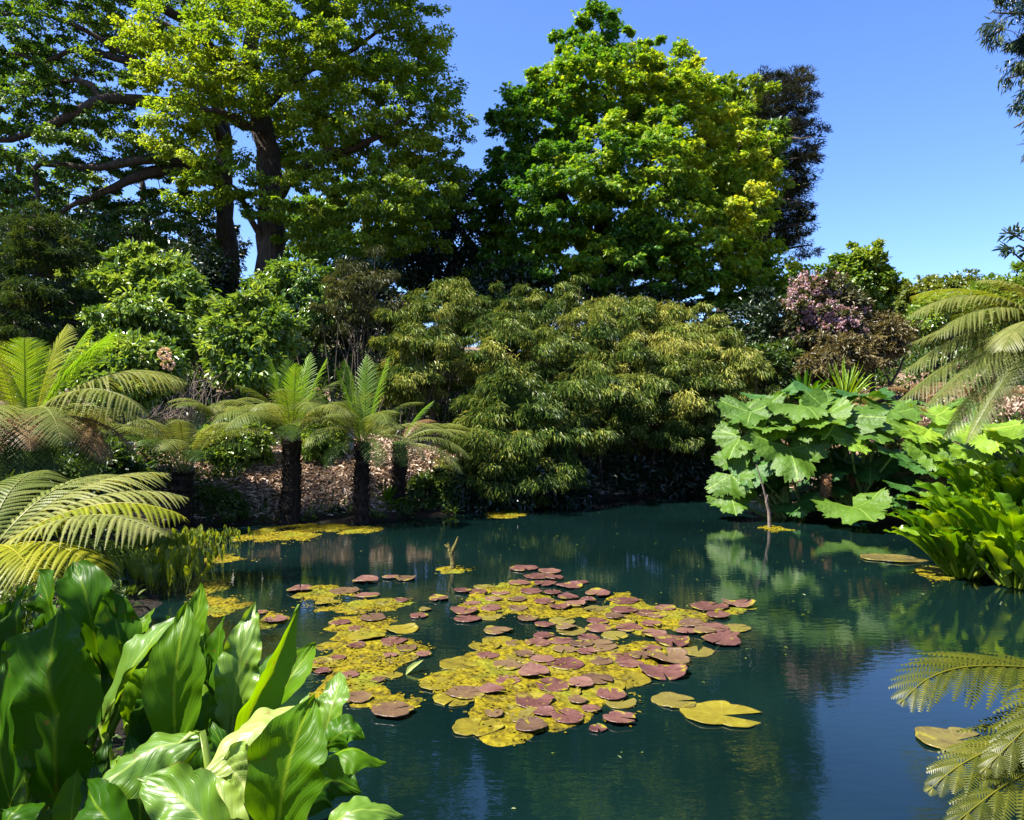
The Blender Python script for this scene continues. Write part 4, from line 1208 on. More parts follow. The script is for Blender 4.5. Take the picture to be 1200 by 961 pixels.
M['skunk'] = veined('skunk_leaf', (.018, .068, .002), (.052, .145, .003), (.11, .20, .008), .48, .40, spec=.16)
M['skunk_bright'] = veined('skunk_leaf_bright', (.044, .130, .002), (.115, .235, .003), (.20, .31, .012), .52, .42, spec=.16)
M['skunk_sheen'] = veined('skunk_leaf_sheen', (.050, .135, .004), (.14, .25, .02), (.22, .32, .04), .42, .40, spec=.6)
M['skunk_pale'] = veined('skunk_leaf_pale', (.17, .26, .03), (.34, .42, .10), (.40, .46, .14), .4, .42, blotch=((.26, .13, .04), 9, .64), warm=(1.0, 1.0, .5))
M['gunnera'] = veined('gunnera_leaf', (.042, .105, .008), (.092, .175, .014), (.19, .29, .05), .38, .5, nv=0, spec=.35)
M['gunnera_lime'] = veined('gunnera_leaf_young', (.11, .21, .012), (.21, .33, .02), (.34, .42, .06), .4, .5, nv=0, spec=.35)
M['gunnera_shaded'] = veined('gunnera_leaf_shaded', (.020, .075, .012), (.048, .13, .02), (.10, .19, .04), .35, .5, nv=0, spec=.35)  # darker copy of gunnera: shade under and behind leaves put into its colour
M['stalk'] = rough_mat('stalk', [(.10, .16, .03), (.20, .24, .07)], 14, .2, .5)
M['spike'] = rough_mat('spike', [(.10, .045, .02), (.28, .15, .07)], 40, 1.0)
M['marsh'] = veined('marsh_leaf', (.06, .12, .01), (.20, .25, .02), (.26, .30, .04), .5, .4, nv=0)


def big_leaf(mb, pts, Wd, nor, rng, cup=.25, wave=.05, wfreq=9., pk=.45, sharp=.75, v=.5, roll=0.0, base_w=.05, nu=30, nv=14, fold=0.0, tipcurl=0.0, tipx=0.0):
    """a broad leaf along pts (blade base to tip); nor = where its face looks"""
    p = smooth_path(pts, nu)
    t = nrm(np.gradient(p, axis=0))
    n0 = nrm(np.asarray(nor, float))
    n = nrm(n0 - t * (t @ n0)[:, None])
    s = np.cross(t, n)
    u = np.linspace(0, 1, nu)
    q = np.where(u < pk, u / pk * .5, .5 + (u - pk) / (1 - pk) * .5)
    w = np.sin(math.pi * np.clip(q, 0, 1)) ** np.where(u < pk, sharp, sharp * .45 + .55 + tipx) * Wd * .5
    w = np.maximum(w, base_w * Wd * np.sqrt(np.clip(1 - u, 0, 1)))
    b = np.linspace(-1, 1, nv)
    ph = rng.uniform(0, 6.28, 4)
    edge = np.abs(b)[None, :]
    z = cup * w[:, None] * (edge ** 1.6) - fold * w[:, None] * edge
    wav = wave * Wd * edge ** 2.2 * (np.sin(u[:, None] * wfreq * 2 + ph[0] + (b[None, :] > 0) * 2.1) + .5 * np.sin(u[:, None] * wfreq * 4.3 + ph[1] + (b[None, :] > 0)))
    bul = .02 * Wd * np.sin((u[:, None] - .42 * edge) * 36) * (1 - edge) * np.minimum(1, edge * 4)
    if nu > 20:
        z = z + .035 * Wd * noise(np.stack([u[:, None] * 5 + ph[3] + 0 * edge, b[None, :] * 2.2 + 0 * u[:, None]], -1), 1.6, 2)
    z = z + wav + bul
    ww = w[:, None] * (1 + .05 * np.sin(u[:, None] * 23 + ph[2] + (b[None, :] > 0) * 3))
    if nu > 20:
        for _ in range(rng.integers(1, 5)):
            bu, bs = rng.uniform(.25, .9), rng.choice([-1, 1])
            ww = ww * (1 - rng.uniform(.06, .22) * np.exp(-((u[:, None] - bu) / .022) ** 2) * (b[None, :] * bs > 0) * edge ** 2)
    ang = roll * (u[:, None] ** 1.5)
    across = b[None, :] * ww
    V = p[:, None] + s[:, None] * (across * np.cos(ang) - z * np.sin(ang))[..., None] + n[:, None] * (z * np.cos(ang) + across * np.sin(ang))[..., None]
    if tipcurl:
        V = V + n[:, None] * (tipcurl * Wd * np.clip((u - .75) / .25, 0, 1)[:, None] ** 2)[..., None]
    i = np.arange(nu - 1)[:, None] * nv + np.arange(nv - 1)[None, :]
    F = np.stack([i, i + 1, i + nv + 1, i + nv], -1).reshape(-1, 4)
    mb.add(V.reshape(-1, 3), F, a=np.repeat(u, nv), b=np.tile(b, nu), v=v)


def build_skunk():
    """foreground skunk cabbages: every leaf placed by its base, middle and tip"""
    rng = np.random.default_rng(31)
    plants = {
        'west': thing('skunk_cabbage', 'skunk cabbage with the broadest dark green leaf facing the viewer, below the golden fern', 'plant', A(-1.62, 2.45, ground(A(-1.62, 2.45)))),
        'mid': thing('skunk_cabbage', 'skunk cabbage with tall pointed glowing leaves beside the smaller lily raft', 'plant', A(-1.02, 2.62, ground(A(-1.02, 2.62)))),
        'front': thing('skunk_cabbage', 'skunk cabbage with a pale cream folded leaf and drooping leaves at the water', 'plant', A(-.82, 2.1, ground(A(-.82, 2.1))))}
    # plant, [(px,py,d) base..tip], width px, facing, kwargs, material
    L = [
        ('west', [(72, 950, 2.45), (62, 840, 2.45), (58, 770, 2.5), (74, 708, 2.62)], 172, (-.15, -.9, .35), dict(cup=.22, pk=.40, sharp=.7, wave=.05), 'skunk', .35),
        ('west', [(20, 1000, 2.15), (5, 900, 2.15), (-5, 830, 2.2), (2, 762, 2.35)], 150, (-.5, -.7, .5), dict(cup=.35, pk=.5, wave=.06), 'skunk', .15),
        ('west', [(122, 800, 3.0), (110, 740, 3.0), (98, 690, 3.02), (86, 658, 3.1)], 66, (.45, -.8, .35), dict(cup=.5, pk=.6, wave=.05), 'skunk', .4),
        ('west', [(60, 800, 3.05), (62, 740, 3.08), (58, 700, 3.1), (45, 668, 3.2)], 66, (-.6, -.6, .4), dict(cup=.35, pk=.65, wave=.06), 'skunk', .3),
        ('west', [(30, 820, 2.9), (22, 760, 2.95), (22, 720, 3.0), (30, 686, 3.05)], 62, (-.5, -.75, .35), dict(cup=.4, wave=.08), 'skunk', .45),
        ('west', [(-20, 830, 2.9), (-10, 770, 2.95), (-2, 735, 3.0), (12, 705, 3.05)], 62, (.3, -.8, .4), dict(cup=.4, wave=.08), 'skunk', .3),
        ('west', [(150, 810, 3.0), (142, 760, 3.0), (134, 720, 3.02), (128, 690, 3.05)], 56, (.5, -.8, .25), dict(cup=.5, wave=.05), 'skunk', .35),
        ('west', [(160, 800, 3.1), (164, 760, 3.1), (168, 735, 3.15), (182, 712, 3.2)], 44, (-.4, -.6, .6), dict(cup=.4), 'skunk_bright', .4),
        ('west', [(-10, 1010, 1.95), (10, 960, 1.95), (28, 943, 2.0), (42, 950, 2.1)], 60, (0, -.5, .85), dict(cup=-.3), 'skunk', .2),
        ('mid', [(120, 860, 2.7), (150, 790, 2.7), (182, 750, 2.74), (216, 716, 2.85)], 84, (-.25, -.35, .9), dict(cup=.30, pk=.55, wave=.03, sharp=.7, roll=.3), 'skunk_bright', .3),
        ('mid', [(206, 900, 2.55), (204, 820, 2.58), (210, 760, 2.62), (220, 703, 2.72)], 78, (.25, -.9, .3), dict(cup=.22, pk=.45, sharp=.8, wave=.03), 'skunk_bright', .25),
        ('mid', [(262, 880, 2.85), (258, 810, 2.9), (256, 760, 2.95), (262, 722, 3.0)], 50, (-.5, -.8, .2), dict(cup=.4, pk=.5), 'skunk', .4),
        ('mid', [(270, 880, 2.8), (276, 810, 2.85), (286, 755, 2.9), (300, 704, 3.0)], 58, (.2, -.75, .55), dict(cup=.3, wave=.09, wfreq=13), 'skunk_bright', .7),
        ('mid', [(268, 890, 2.6), (296, 830, 2.65), (326, 770, 2.72), (350, 708, 2.85)], 52, (.75, -.62, .15), dict(cup=.55, pk=.35, wave=.04, fold=-.2), 'skunk_bright', .75),
        ('mid', [(300, 880, 2.75), (322, 825, 2.8), (346, 786, 2.85), (370, 754, 2.95)], 58, (-.1, -.6, .75), dict(cup=.35, pk=.6, wave=.04), 'skunk_bright', .35),
        ('mid', [(306, 900, 2.6), (326, 856, 2.62), (346, 830, 2.66), (368, 804, 2.75)], 36, (-.3, -.7, .6), dict(cup=.5), 'skunk_bright', .5),
        ('mid', [(150, 860, 2.75), (168, 815, 2.8), (180, 790, 2.85), (186, 768, 2.9)], 60, (.3, -.6, .7), dict(cup=.3, wave=.08), 'skunk_bright', .6),
        ('mid', [(214, 800, 3.1), (222, 750, 3.15), (232, 715, 3.2), (236, 682, 3.25)], 36, (.1, -.8, .5), dict(cup=.4), 'skunk_bright', .4),
        ('mid', [(180, 920, 2.7), (182, 860, 2.75), (184, 820, 2.8), (178, 785, 2.9)], 66, (.1, -.95, .2), dict(cup=.2), 'skunk', .1),
        ('mid', [(240, 920, 2.75), (240, 860, 2.8), (242, 810, 2.9), (244, 765, 2.95)], 56, (.5, -.8, .1), dict(cup=.2), 'skunk', .2),
        ('front', [(322, 1005, 1.95), (332, 925, 1.95), (346, 868, 1.98), (369, 815, 2.08)], 100, (.12, -.9, .4), dict(cup=.28, pk=.5, sharp=.7, wave=.04), 'skunk_bright', .15),
        ('front', [(362, 852, 2.2), (326, 850, 2.2), (286, 866, 2.16), (232, 914, 2.1)], 92, (-.25, -.6, .78), dict(cup=-.4, pk=.5, sharp=.6, wave=.03), 'skunk_pale', .6),
        ('front', [(262, 895, 2.14), (276, 905, 2.12), (288, 925, 2.1), (294, 955, 2.08)], 84, (.05, -.95, .1), dict(cup=.2, pk=.4, sharp=.5), 'skunk_pale', .1),
        ('front', [(240, 866, 2.25), (190, 876, 2.22), (148, 900, 2.18), (100, 936, 2.15)], 76, (-.2, -.6, .78), dict(cup=-.45, pk=.5, sharp=.7, wave=.08), 'skunk_bright', .3),
        ('front', [(268, 1015, 1.93), (236, 962, 1.95), (205, 930, 2.0), (160, 912, 2.05)], 88, (-.25, -.75, .6), dict(cup=.3, pk=.5, sharp=.7, wave=.07), 'skunk_bright', .25),
        ('front', [(282, 1010, 2.0), (272, 965, 2.02), (258, 930, 2.06), (246, 905, 2.1)], 40, (.5, -.8, .2), dict(cup=.5, wave=.06), 'skunk_pale', .05),
        ('front', [(380, 870, 2.6), (388, 835, 2.62), (394, 812, 2.66), (398, 786, 2.75)], 46, (-.3, -.55, .78), dict(cup=.3, pk=.5, wave=.06), 'skunk_bright', .5),
        ('front', [(365, 905, 2.3), (392, 886, 2.3), (420, 880, 2.3), (452, 895, 2.3)], 60, (.1, -.05, 1.0), dict(cup=-.6, pk=.55, sharp=.55, wave=.04), 'skunk_bright', .2),
        ('front', [(380, 880, 2.5), (396, 862, 2.5), (410, 856, 2.5), (428, 866, 2.5)], 46, (.2, -.7, .6), dict(cup=-.2, wave=.07), 'skunk', .5),
        ('front', [(370, 985, 2.1), (400, 958, 2.1), (432, 948, 2.12), (472, 957, 2.15)], 52, (.1, -.4, .9), dict(cup=-.25, wave=.05), 'skunk_bright', .5),
        ('front', [(350, 960, 2.3), (372, 925, 2.35), (395, 915, 2.4), (425, 930, 2.4)], 60, (.1, -.8, .5), dict(cup=-.4), 'skunk', .05),
        ('front', [(160, 1010, 2.0), (130, 965, 2.05), (112, 940, 2.1), (98, 915, 2.2)], 70, (-.2, -.8, .5), dict(cup=.3), 'skunk', .1),
    ]
    for pl, n, cx, cy, dd in (('west', 11, 70, 830, 2.95), ('mid', 15, 220, 850, 2.95), ('front', 9, 250, 950, 2.4), ('west', 8, 70, 985, 2.3), ('mid', 8, 190, 960, 2.5)):
        for q in range(n):
            x = cx + rng.uniform(-75, 75)
            y = cy + rng.uniform(-25, 45)
            d = dd + rng.uniform(-.2, .3)
            ln = rng.uniform(75, 120)
            lx = rng.normal(0, 26)
            L.append((pl, [(x, y + 40, d), (x + lx * .25, y - ln * .3, d + .02), (x + lx * .6, y - ln * .65, d + .06), (x + lx * 1.25, y - ln, d + .14)], rng.uniform(36, 58),
                      (rng.normal(0, .6), -.7, rng.uniform(.1, .8)), dict(cup=rng.uniform(.25, .6), pk=rng.uniform(.42, .6), wave=rng.uniform(.04, .09)), 'skunk' if rng.uniform() < .6 else 'skunk_bright', rng.uniform(0, .6)))
    for pl, pts, wpx, nor, kw, mt, v in L:
        if mt == 'skunk_bright' and nor[2] >= .55 and rng.uniform() < .75:
            mt = 'skunk_sheen'
        kw = dict(kw, tipx=rng.uniform(-.1, .25))
        root = plants[pl]
        w3 = [P(*q) for q in pts]
        Wd = wpx / FPX * pts[1][2] * (.86 if pl != 'front' else .92)
        mb = MB()
        big_leaf(mb, w3, Wd, nor, rng, v=v + .2, nu=52, nv=20, **kw)
        # channelled stalk down to the crown of the plant
        c = np.array(root.location) + A(*rng.normal(0, .05, 2), 0)
        b = w3[0]
        if b[2] < c[2] + .05:
            c = A(b[0], b[1], b[2] - .1)
        tube(mb, smooth_path([c, (c + b) / 2 + (b - w3[1]) * .2, b, b * .4 + w3[1] * .6], 8), np.linspace(.022, .006, 8), 6, a=.5, b=0, v=.6)
        o = mb.build('leaf', M[mt], root, smooth=True)
        if mt == 'skunk_pale' and wpx == 92:
            o['label'] = 'pale cream folded leaf'


build_skunk()


def skunk_clump(label, seed, c, n, Lr, spread, mats, wr=.3, group=None, tmin=44, tmax=88):
    rng = np.random.default_rng(seed)
    c = np.asarray(c, float)
    n = int(n * 1.3)
    t = thing('skunk_cabbage', label, 'plant', c, group)
    for k in range(n):
        f = (k + .5) / n
        az = k * 2.39996 + rng.normal(0, .2)
        el = math.radians(tmax - (tmax - tmin) * f ** .8 + rng.normal(0, 5))
        L = Lr * rng.uniform(.75, 1.15) * (1 - .15 * f)
        o = A(math.cos(az), math.sin(az), 0)
        b0 = c + o * spread * f * .6
        p1 = b0 + (o * math.cos(el) + UP * math.sin(el)) * L * .35
        p2 = b0 + (o * math.cos(el) + UP * math.sin(el)) * L * .72 + o * .05 * L
        p3 = p2 + (o * (math.cos(el) + .35) + UP * (math.sin(el) - .45)) * L * .28
        mb = MB()
        nor = nrm(-o * math.sin(el) + UP * math.cos(el) + rng.normal(0, .25, 3))
        big_leaf(mb, [p1 - (p1 - b0) * .5, p1, p2, p3], L * wr * rng.uniform(.8, 1.15), nor, rng, cup=.5, wave=.10, wfreq=12, pk=.5, sharp=.6, v=rng.uniform(.2, .9), nu=22, nv=9)
        tube(mb, smooth_path([b0, p1 - (p1 - b0) * .4, p1], 4), [.02, .016, .012, .006], 5, a=.5, b=0, v=.8)
        mb.build('leaf', M[mats[int(rng.integers(len(mats)))]], t, smooth=True)


def build_right_bank():
    mats = ['skunk_bright', 'skunk_bright', 'skunk', 'skunk_lime', 'skunk_lime']
    M['skunk_lime'] = veined('skunk_leaf_lime', (.08, .18, .005), (.18, .31, .008), (.30, .38, .04), .5, .32)
    for k, (px, py, d, n, L, sp, lab) in enumerate([
        (1128, 662, 8.5, 46, .95, .26, 'skunk cabbage clump leaning out over the water beside the big floating leaf'),
        (1192, 676, 8.0, 42, 1.05, .28, 'skunk cabbage clump at the edge of the picture, next to the drooping yellow leaf'),
        (1160, 640, 8.9, 46, 1.28, .30, 'skunk cabbage clump between the waterside clump and the lime giant leaves'),
        (1215, 640, 8.8, 38, 1.28, .3, 'skunk cabbage clump mostly beyond the edge of the picture, under the tree fern')]):
        c = P(px, py, d)
        c[2] = max(.02, ground(c))
        skunk_clump(lab, 200 + k, c, n, L, sp, mats, .235, 'skunk cabbages on the far side of the pond')


build_right_bank()


def gunnera_leaf(mb, c, R, nor, tip, rng, v=.5, cup=.25, droop=.0):
    """round lobed leaf: c = where the stalk meets the blade, tip = direction of the middle lobe"""
    nor = nrm(nor)
    tip = nrm(np.asarray(tip, float) - nor * (np.asarray(tip, float) @ nor))
    sd = np.cross(nor, tip)
    nth, nr = 161, 10
    th = np.linspace(-2.72, 2.72, nth)
    lob = 3.5 if rng.uniform() < .5 else 3.3
    base = .56 + .44 * np.abs(np.cos(th * lob / 2 * 1.0)) ** .75
    fall = 1 - .16 * (np.abs(th) / 2.7) ** 2
    tooth = .10 * (np.abs(((th * 11 / 2.72) % 1) - .5) * 2) + .07 * (np.abs(((th * 23 / 2.72 + .3) % 1) - .5) * 2)
    ro = (base * fall + tooth + .03 * rng.normal(size=nth)) * R
    rr = np.linspace(0, 1, nr) ** .8
    r = rr[:, None] * ro[None, :]
    q = r / R
    vein = np.cos(th * lob * 1.0 * 2) * .0
    V0, V1 = q * np.cos(th), q * np.sin(th)
    rid = np.abs(np.cos(th * lob / 2)) ** 1.5
    z = R * (.05 * noise(np.stack([V0 * 2.2 + rng.uniform(0, 9), V1 * 2.2], -1), 2.0, 2) + cup * q ** 1.7 - .20 * q * (1 - rid)[None, :] + .05 * q ** 2 * np.sin(th * 9 + rng.uniform(0, 6))[None, :] - droop * q ** 2 * (np.cos(th) > 0)[None, :] * np.cos(th)[None, :])
    V = np.asarray(c)[None, None] + tip * (r * np.cos(th))[..., None] + sd * (r * np.sin(th))[..., None] + nor * z[..., None]
    i = np.arange(nr - 1)[:, None] * nth + np.arange(nth - 1)[None, :]
    F = np.stack([i, i + 1, i + nth + 1, i + nth], -1).reshape(-1, 4)
    # b = distance from the nearest main vein (0 on the vein)
    vd = np.sqrt(np.clip(1 - np.abs(np.cos(th * lob / 2)), 0, 1))[None, :] * np.maximum(q, .15) * 2.4
    vd2 = np.abs(np.sin(th * lob * 1.5))[None, :] * q * .9 + .045
    mb.add(V.reshape(-1, 3), F, a=q.ravel(), b=np.minimum(vd, vd2).ravel(), v=v)


def build_gunnera():
    rng = np.random.default_rng(41)
    groups = {
        'a': thing('giant_rhubarb', 'giant rhubarb with blue-green lobed leaves hanging over the corner of the pond, beside the bamboo', 'plant', A(4.95, 13.6, ground(A(4.95, 13.6)))),
        'b': thing('giant_rhubarb', 'giant rhubarb with the largest blue-green leaves and the low leaf just above the water', 'plant', A(5.9, 13.3, ground(A(5.9, 13.3)))),
        'c': thing('giant_rhubarb', 'giant rhubarb with lime-green young leaves behind the waterside skunk cabbage', 'plant', A(7.3, 12.4, ground(A(7.3, 12.4)))),
        'd': thing('giant_rhubarb', 'giant rhubarb with bright lime leaves under the tip of the drooping tree fern frond', 'plant', A(7.6, 11.0, ground(A(7.6, 11.0))))}
    L = [('b', 937, 475, 13.3, 72, (-.1, -.55, .9), 'gunnera', .6), ('b', 985, 487, 13.0, 82, (-.15, -.8, .6), 'gunnera', .4), ('b', 1035, 488, 13.1, 78, (.1, -.65, .75), 'gunnera', .65),
         ('a', 925, 525, 12.9, 80, (-.1, -.75, .65), 'gunnera', .5), ('b', 997, 516, 12.6, 44, (0, -.5, .9), 'gunnera_lime', .3), ('b', 1010, 462, 13.9, 66, (.1, -.3, 1), 'gunnera_shaded', .5),
         ('a', 880, 482, 13.6, 66, (-.3, -.35, .9), 'gunnera', .35), ('a', 868, 512, 13.4, 60, (-.55, -.6, .6), 'gunnera', .6), ('a', 856, 556, 13.2, 58, (-.75, -.7, .15), 'gunnera', .55),
         ('a', 858, 584, 13.2, 50, (-.3, -.5, .8), 'gunnera', .6), ('b', 1000, 595, 12.2, 80, (0, -.7, .7), 'gunnera', .7), ('c', 1072, 507, 12.4, 58, (-.1, -.5, .85), 'gunnera_lime', .2),
         ('c', 1097, 488, 12.6, 60, (0, -.55, .85), 'gunnera_lime', .4), ('d', 1160, 508, 11.0, 66, (-.2, -.5, .85), 'gunnera_lime', .6), ('d', 1200, 500, 10.8, 76, (0, -.5, .85), 'gunnera_lime', .4),
         ('b', 1050, 530, 12.5, 62, (.3, -.55, .7), 'gunnera_shaded', .7), ('a', 900, 500, 13.2, 62, (-.2, -.5, .85), 'gunnera', .7), ('c', 1077, 545, 12.0, 52, (0, -.7, .6), 'gunnera_shaded', .6),
         ('c', 1115, 506, 12.0, 44, (.1, -.5, .8), 'gunnera', .6), ('c', 1090, 530, 12.0, 52, (-.2, -.8, .5), 'gunnera', .7), ('a', 940, 498, 13.2, 60, (.1, -.6, .8), 'gunnera', .45),
         ('b', 965, 462, 14.0, 64, (0, -.35, .95), 'gunnera_shaded', .6), ('a', 905, 463, 14.4, 60, (-.2, -.3, .9), 'gunnera_shaded', .7), ('b', 1045, 478, 13.4, 64, (.15, -.5, .8), 'gunnera', .5), ('b', 960, 490, 13.0, 70, (-.1, -.7, .7), 'gunnera', .8), ('b', 1020, 505, 12.8, 62, (.1, -.7, .7), 'gunnera', .3), ('b', 1020, 545, 13.0, 60, (0, -.6, .7), 'gunnera_shaded', .2),
         ('b', 965, 548, 13.2, 60, (0, -.6, .7), 'gunnera_shaded', .2), ('a', 890, 545, 13.4, 56, (-.2, -.6, .7), 'gunnera_shaded', .3), ('c', 1110, 475, 13.2, 50, (0, -.4, .9), 'gunnera', .4),
         ('d', 1225, 530, 10.6, 66, (0, -.5, .85), 'gunnera_lime', .3), ('d', 1140, 528, 11.2, 46, (-.2, -.6, .75), 'gunnera_lime', .3), ('a', 860, 535, 13.8, 44, (-.6, -.4, .6), 'gunnera', .4),
         ('b', 935, 590, 13.0, 46, (-.2, -.4, .8), 'gunnera_shaded', .4), ('b', 1040, 585, 12.4, 44, (.1, -.4, .8), 'gunnera_shaded', .5), ('c', 1060, 570, 12.2, 44, (0, -.5, .8), 'gunnera_shaded', .5)]
    for q in range(44):
        x, y = rng.uniform(858, 1065), rng.uniform(466, 580)
        if y < 600 - 1.05 * abs(x - 850) * .1:
            L.append(('a' if x < 930 else 'b', x, y, 13.4 + rng.uniform(-.4, .9), rng.uniform(30, 52), (rng.normal(0, .3), -.55, .8), 'gunnera_shaded' if y > 515 or rng.uniform() < .3 else 'gunnera', rng.uniform(0, .8)))
    for q in range(10):
        x, y = rng.uniform(1060, 1200), rng.uniform(490, 545)
        L.append(('c' if x < 1130 else 'd', x, y, 12.2 - (x > 1130) * 1.2 + rng.uniform(-.2, .5), rng.uniform(34, 54), (rng.normal(0, .3), -.55, .8), 'gunnera_lime' if rng.uniform() < .6 else 'gunnera', rng.uniform(0, .8)))
    for g, px, py, d, wpx, nor, mt, v in L:
        t = groups[g]
        c = P(px, py, d)
        R = wpx / FPX * d * .57
        tip = A(nor[0] * .9 + rng.normal(0, .25), -1, -.25 + rng.normal(0, .15))
        mb = MB()
        gunnera_leaf(mb, c, R, A(nor[0], nor[1] * .75, nor[2] + .25) + rng.normal(0, .16, 3), tip, rng, v, cup=rng.uniform(.12, .32), droop=rng.uniform(.1, .3))
        o = mb.build('leaf', M[mt], t, smooth=True)
        b = np.array(t.location) + A(*rng.normal(0, .12, 2), 0)
        sm = MB()
        tube(sm, smooth_path([b, b * .45 + c * .55 + A(0, .1, -.05), c - nrm(A(*nor)) * .02], 9), np.linspace(.032, .016, 9), 7)
        sm.build('stalk', M['stalk'], o, smooth=True)
    for g, px, py, d in (('b', 968, 572, 12.8), ('a', 872, 565, 13.3), ('b', 1000, 560, 13.2)):
        mb = MB()
        c = P(px, py + 12, d)
        z = np.linspace(0, .42, 14)
        tube(mb, np.stack([c[0] + 0 * z, c[1] + 0 * z, c[2] + z], -1), .075 * np.sin(np.linspace(.35, 3.0, 14)) ** .7, 9)
        k = 240
        a, zz = rng.uniform(0, 6.28, k), rng.uniform(.02, .4, k)
        o = np.stack([np.cos(a), np.sin(a), np.full(k, .5)], -1)
        leaves(mb, np.stack([c[0] + .06 * np.cos(a), c[1] + .06 * np.sin(a), c[2] + zz], -1), o, runit(rng, k), .045, .02)
        mb.build('flower_spike', M['spike'], groups[g])


build_gunnera()


def build_spiky():
    rng = np.random.default_rng(51)
    for name, lab, cat, px, py, d, n, L, Wd, mt, tmin in [
        ('flax_plant', 'spiky fan of narrow pale green sword leaves above the giant rhubarb', 'plant', 990, 462, 14.8, 46, .95, .045, 'gunnera_lime', 20),
        ('strap_plant', 'dark green strap-leaved plant between the bamboo and the spiky sword leaves', 'plant', 945, 462, 14.6, 30, .75, .10, 'skunk', 10),
        ('hart_tongue_fern', 'bright strap-leaved fern tuft at the foot of the slim fern trunk', 'fern', 455, 592, 13.6, 26, .45, .05, 'skunk_bright', 10)]:
        c = P(px, py, d)
        gz = ground(c)
        c[2] = max(gz, c[2] - .25)
        t = thing(name, lab, cat, A(c[0], c[1], gz))
        mb = MB()
        for k in range(n):
            az, el = rng.uniform(0, 6.28), math.radians(rng.uniform(tmin, 88))
            o = A(math.cos(az), math.sin(az), 0)
            dr = o * math.cos(el) + UP * math.sin(el)
            l = L * rng.uniform(.7, 1.1)
            p = [c, c + dr * l * .5, c + dr * l * .85 - UP * .06 * l, c + dr * l - UP * .2 * l * math.cos(el)]
            big_leaf(mb, p, Wd, -o * math.sin(el) + UP * math.cos(el), rng, cup=.5, wave=.02, pk=.3, sharp=.5, v=rng.uniform(.1, .9), nu=9, nv=5, base_w=.4)
        mb.build('leaves', M[mt], t, smooth=True)
        if c[2] - gz > .05:
            sm = MB()
            tube(sm, [A(c[0], c[1], gz - .05), c], [.09, .07], 8)
            sm.build('stem', M['bark'], t)


build_spiky()


def build_marsh():
    """upright water plants in the shallows along the left bank"""
    rng = np.random.default_rng(61)
    spots = [(185, 690, 26, .42, 'nearest the skunk cabbages, tallest'), (160, 680, 22, .36, 'under the low fern tips'), (215, 668, 18, .28, 'beside the yellow algae shelf'), (150, 650, 20, .28, 'at the dark bank edge'),
             (185, 648, 20, .26, 'in the middle of the shallow bay'), (225, 640, 20, .26, 'in front of the short vase-shaped tree fern'), (255, 636, 16, .22, 'at the outer end of the row, beside the algae'), (200, 662, 16, .24, 'between the two rows')]
    for k, (px, py, n, h, lab) in enumerate(spots):
        c = PW(px, py)
        t = thing('marsh_plant', 'clump of upright yellow-green water leaves ' + lab, 'water plant', c, 'water plants in the shallow bay')
        mb = MB()
        for q in range(n * 3):
            b = c + A(np.clip(rng.normal(0, .24), -.4, .4), np.clip(rng.normal(0, .2), -.35, .35), -.02)
            o = A(rng.normal(0, .16), rng.normal(0, .16), 1)
            l = h * rng.uniform(.65, 1.1)
            e = b + nrm(o) * l
            p1 = b + nrm(o) * l * .35
            nor = A(rng.normal(0, .6), -1, .2)
            tube(mb, [b, p1], [.005, .004], 3, a=.5, b=0, v=.4)
            big_leaf(mb, [p1, (p1 + e) / 2 + A(*rng.normal(0, .012, 3)), e], .048 * rng.uniform(.7, 1.3), nor, rng, cup=.3, wave=.02, pk=.6, sharp=.6, v=rng.uniform(.2, 1), nu=9, nv=5, tipx=-.42)
        mb.build('leaves', M['marsh'], t, smooth=True)


build_marsh()
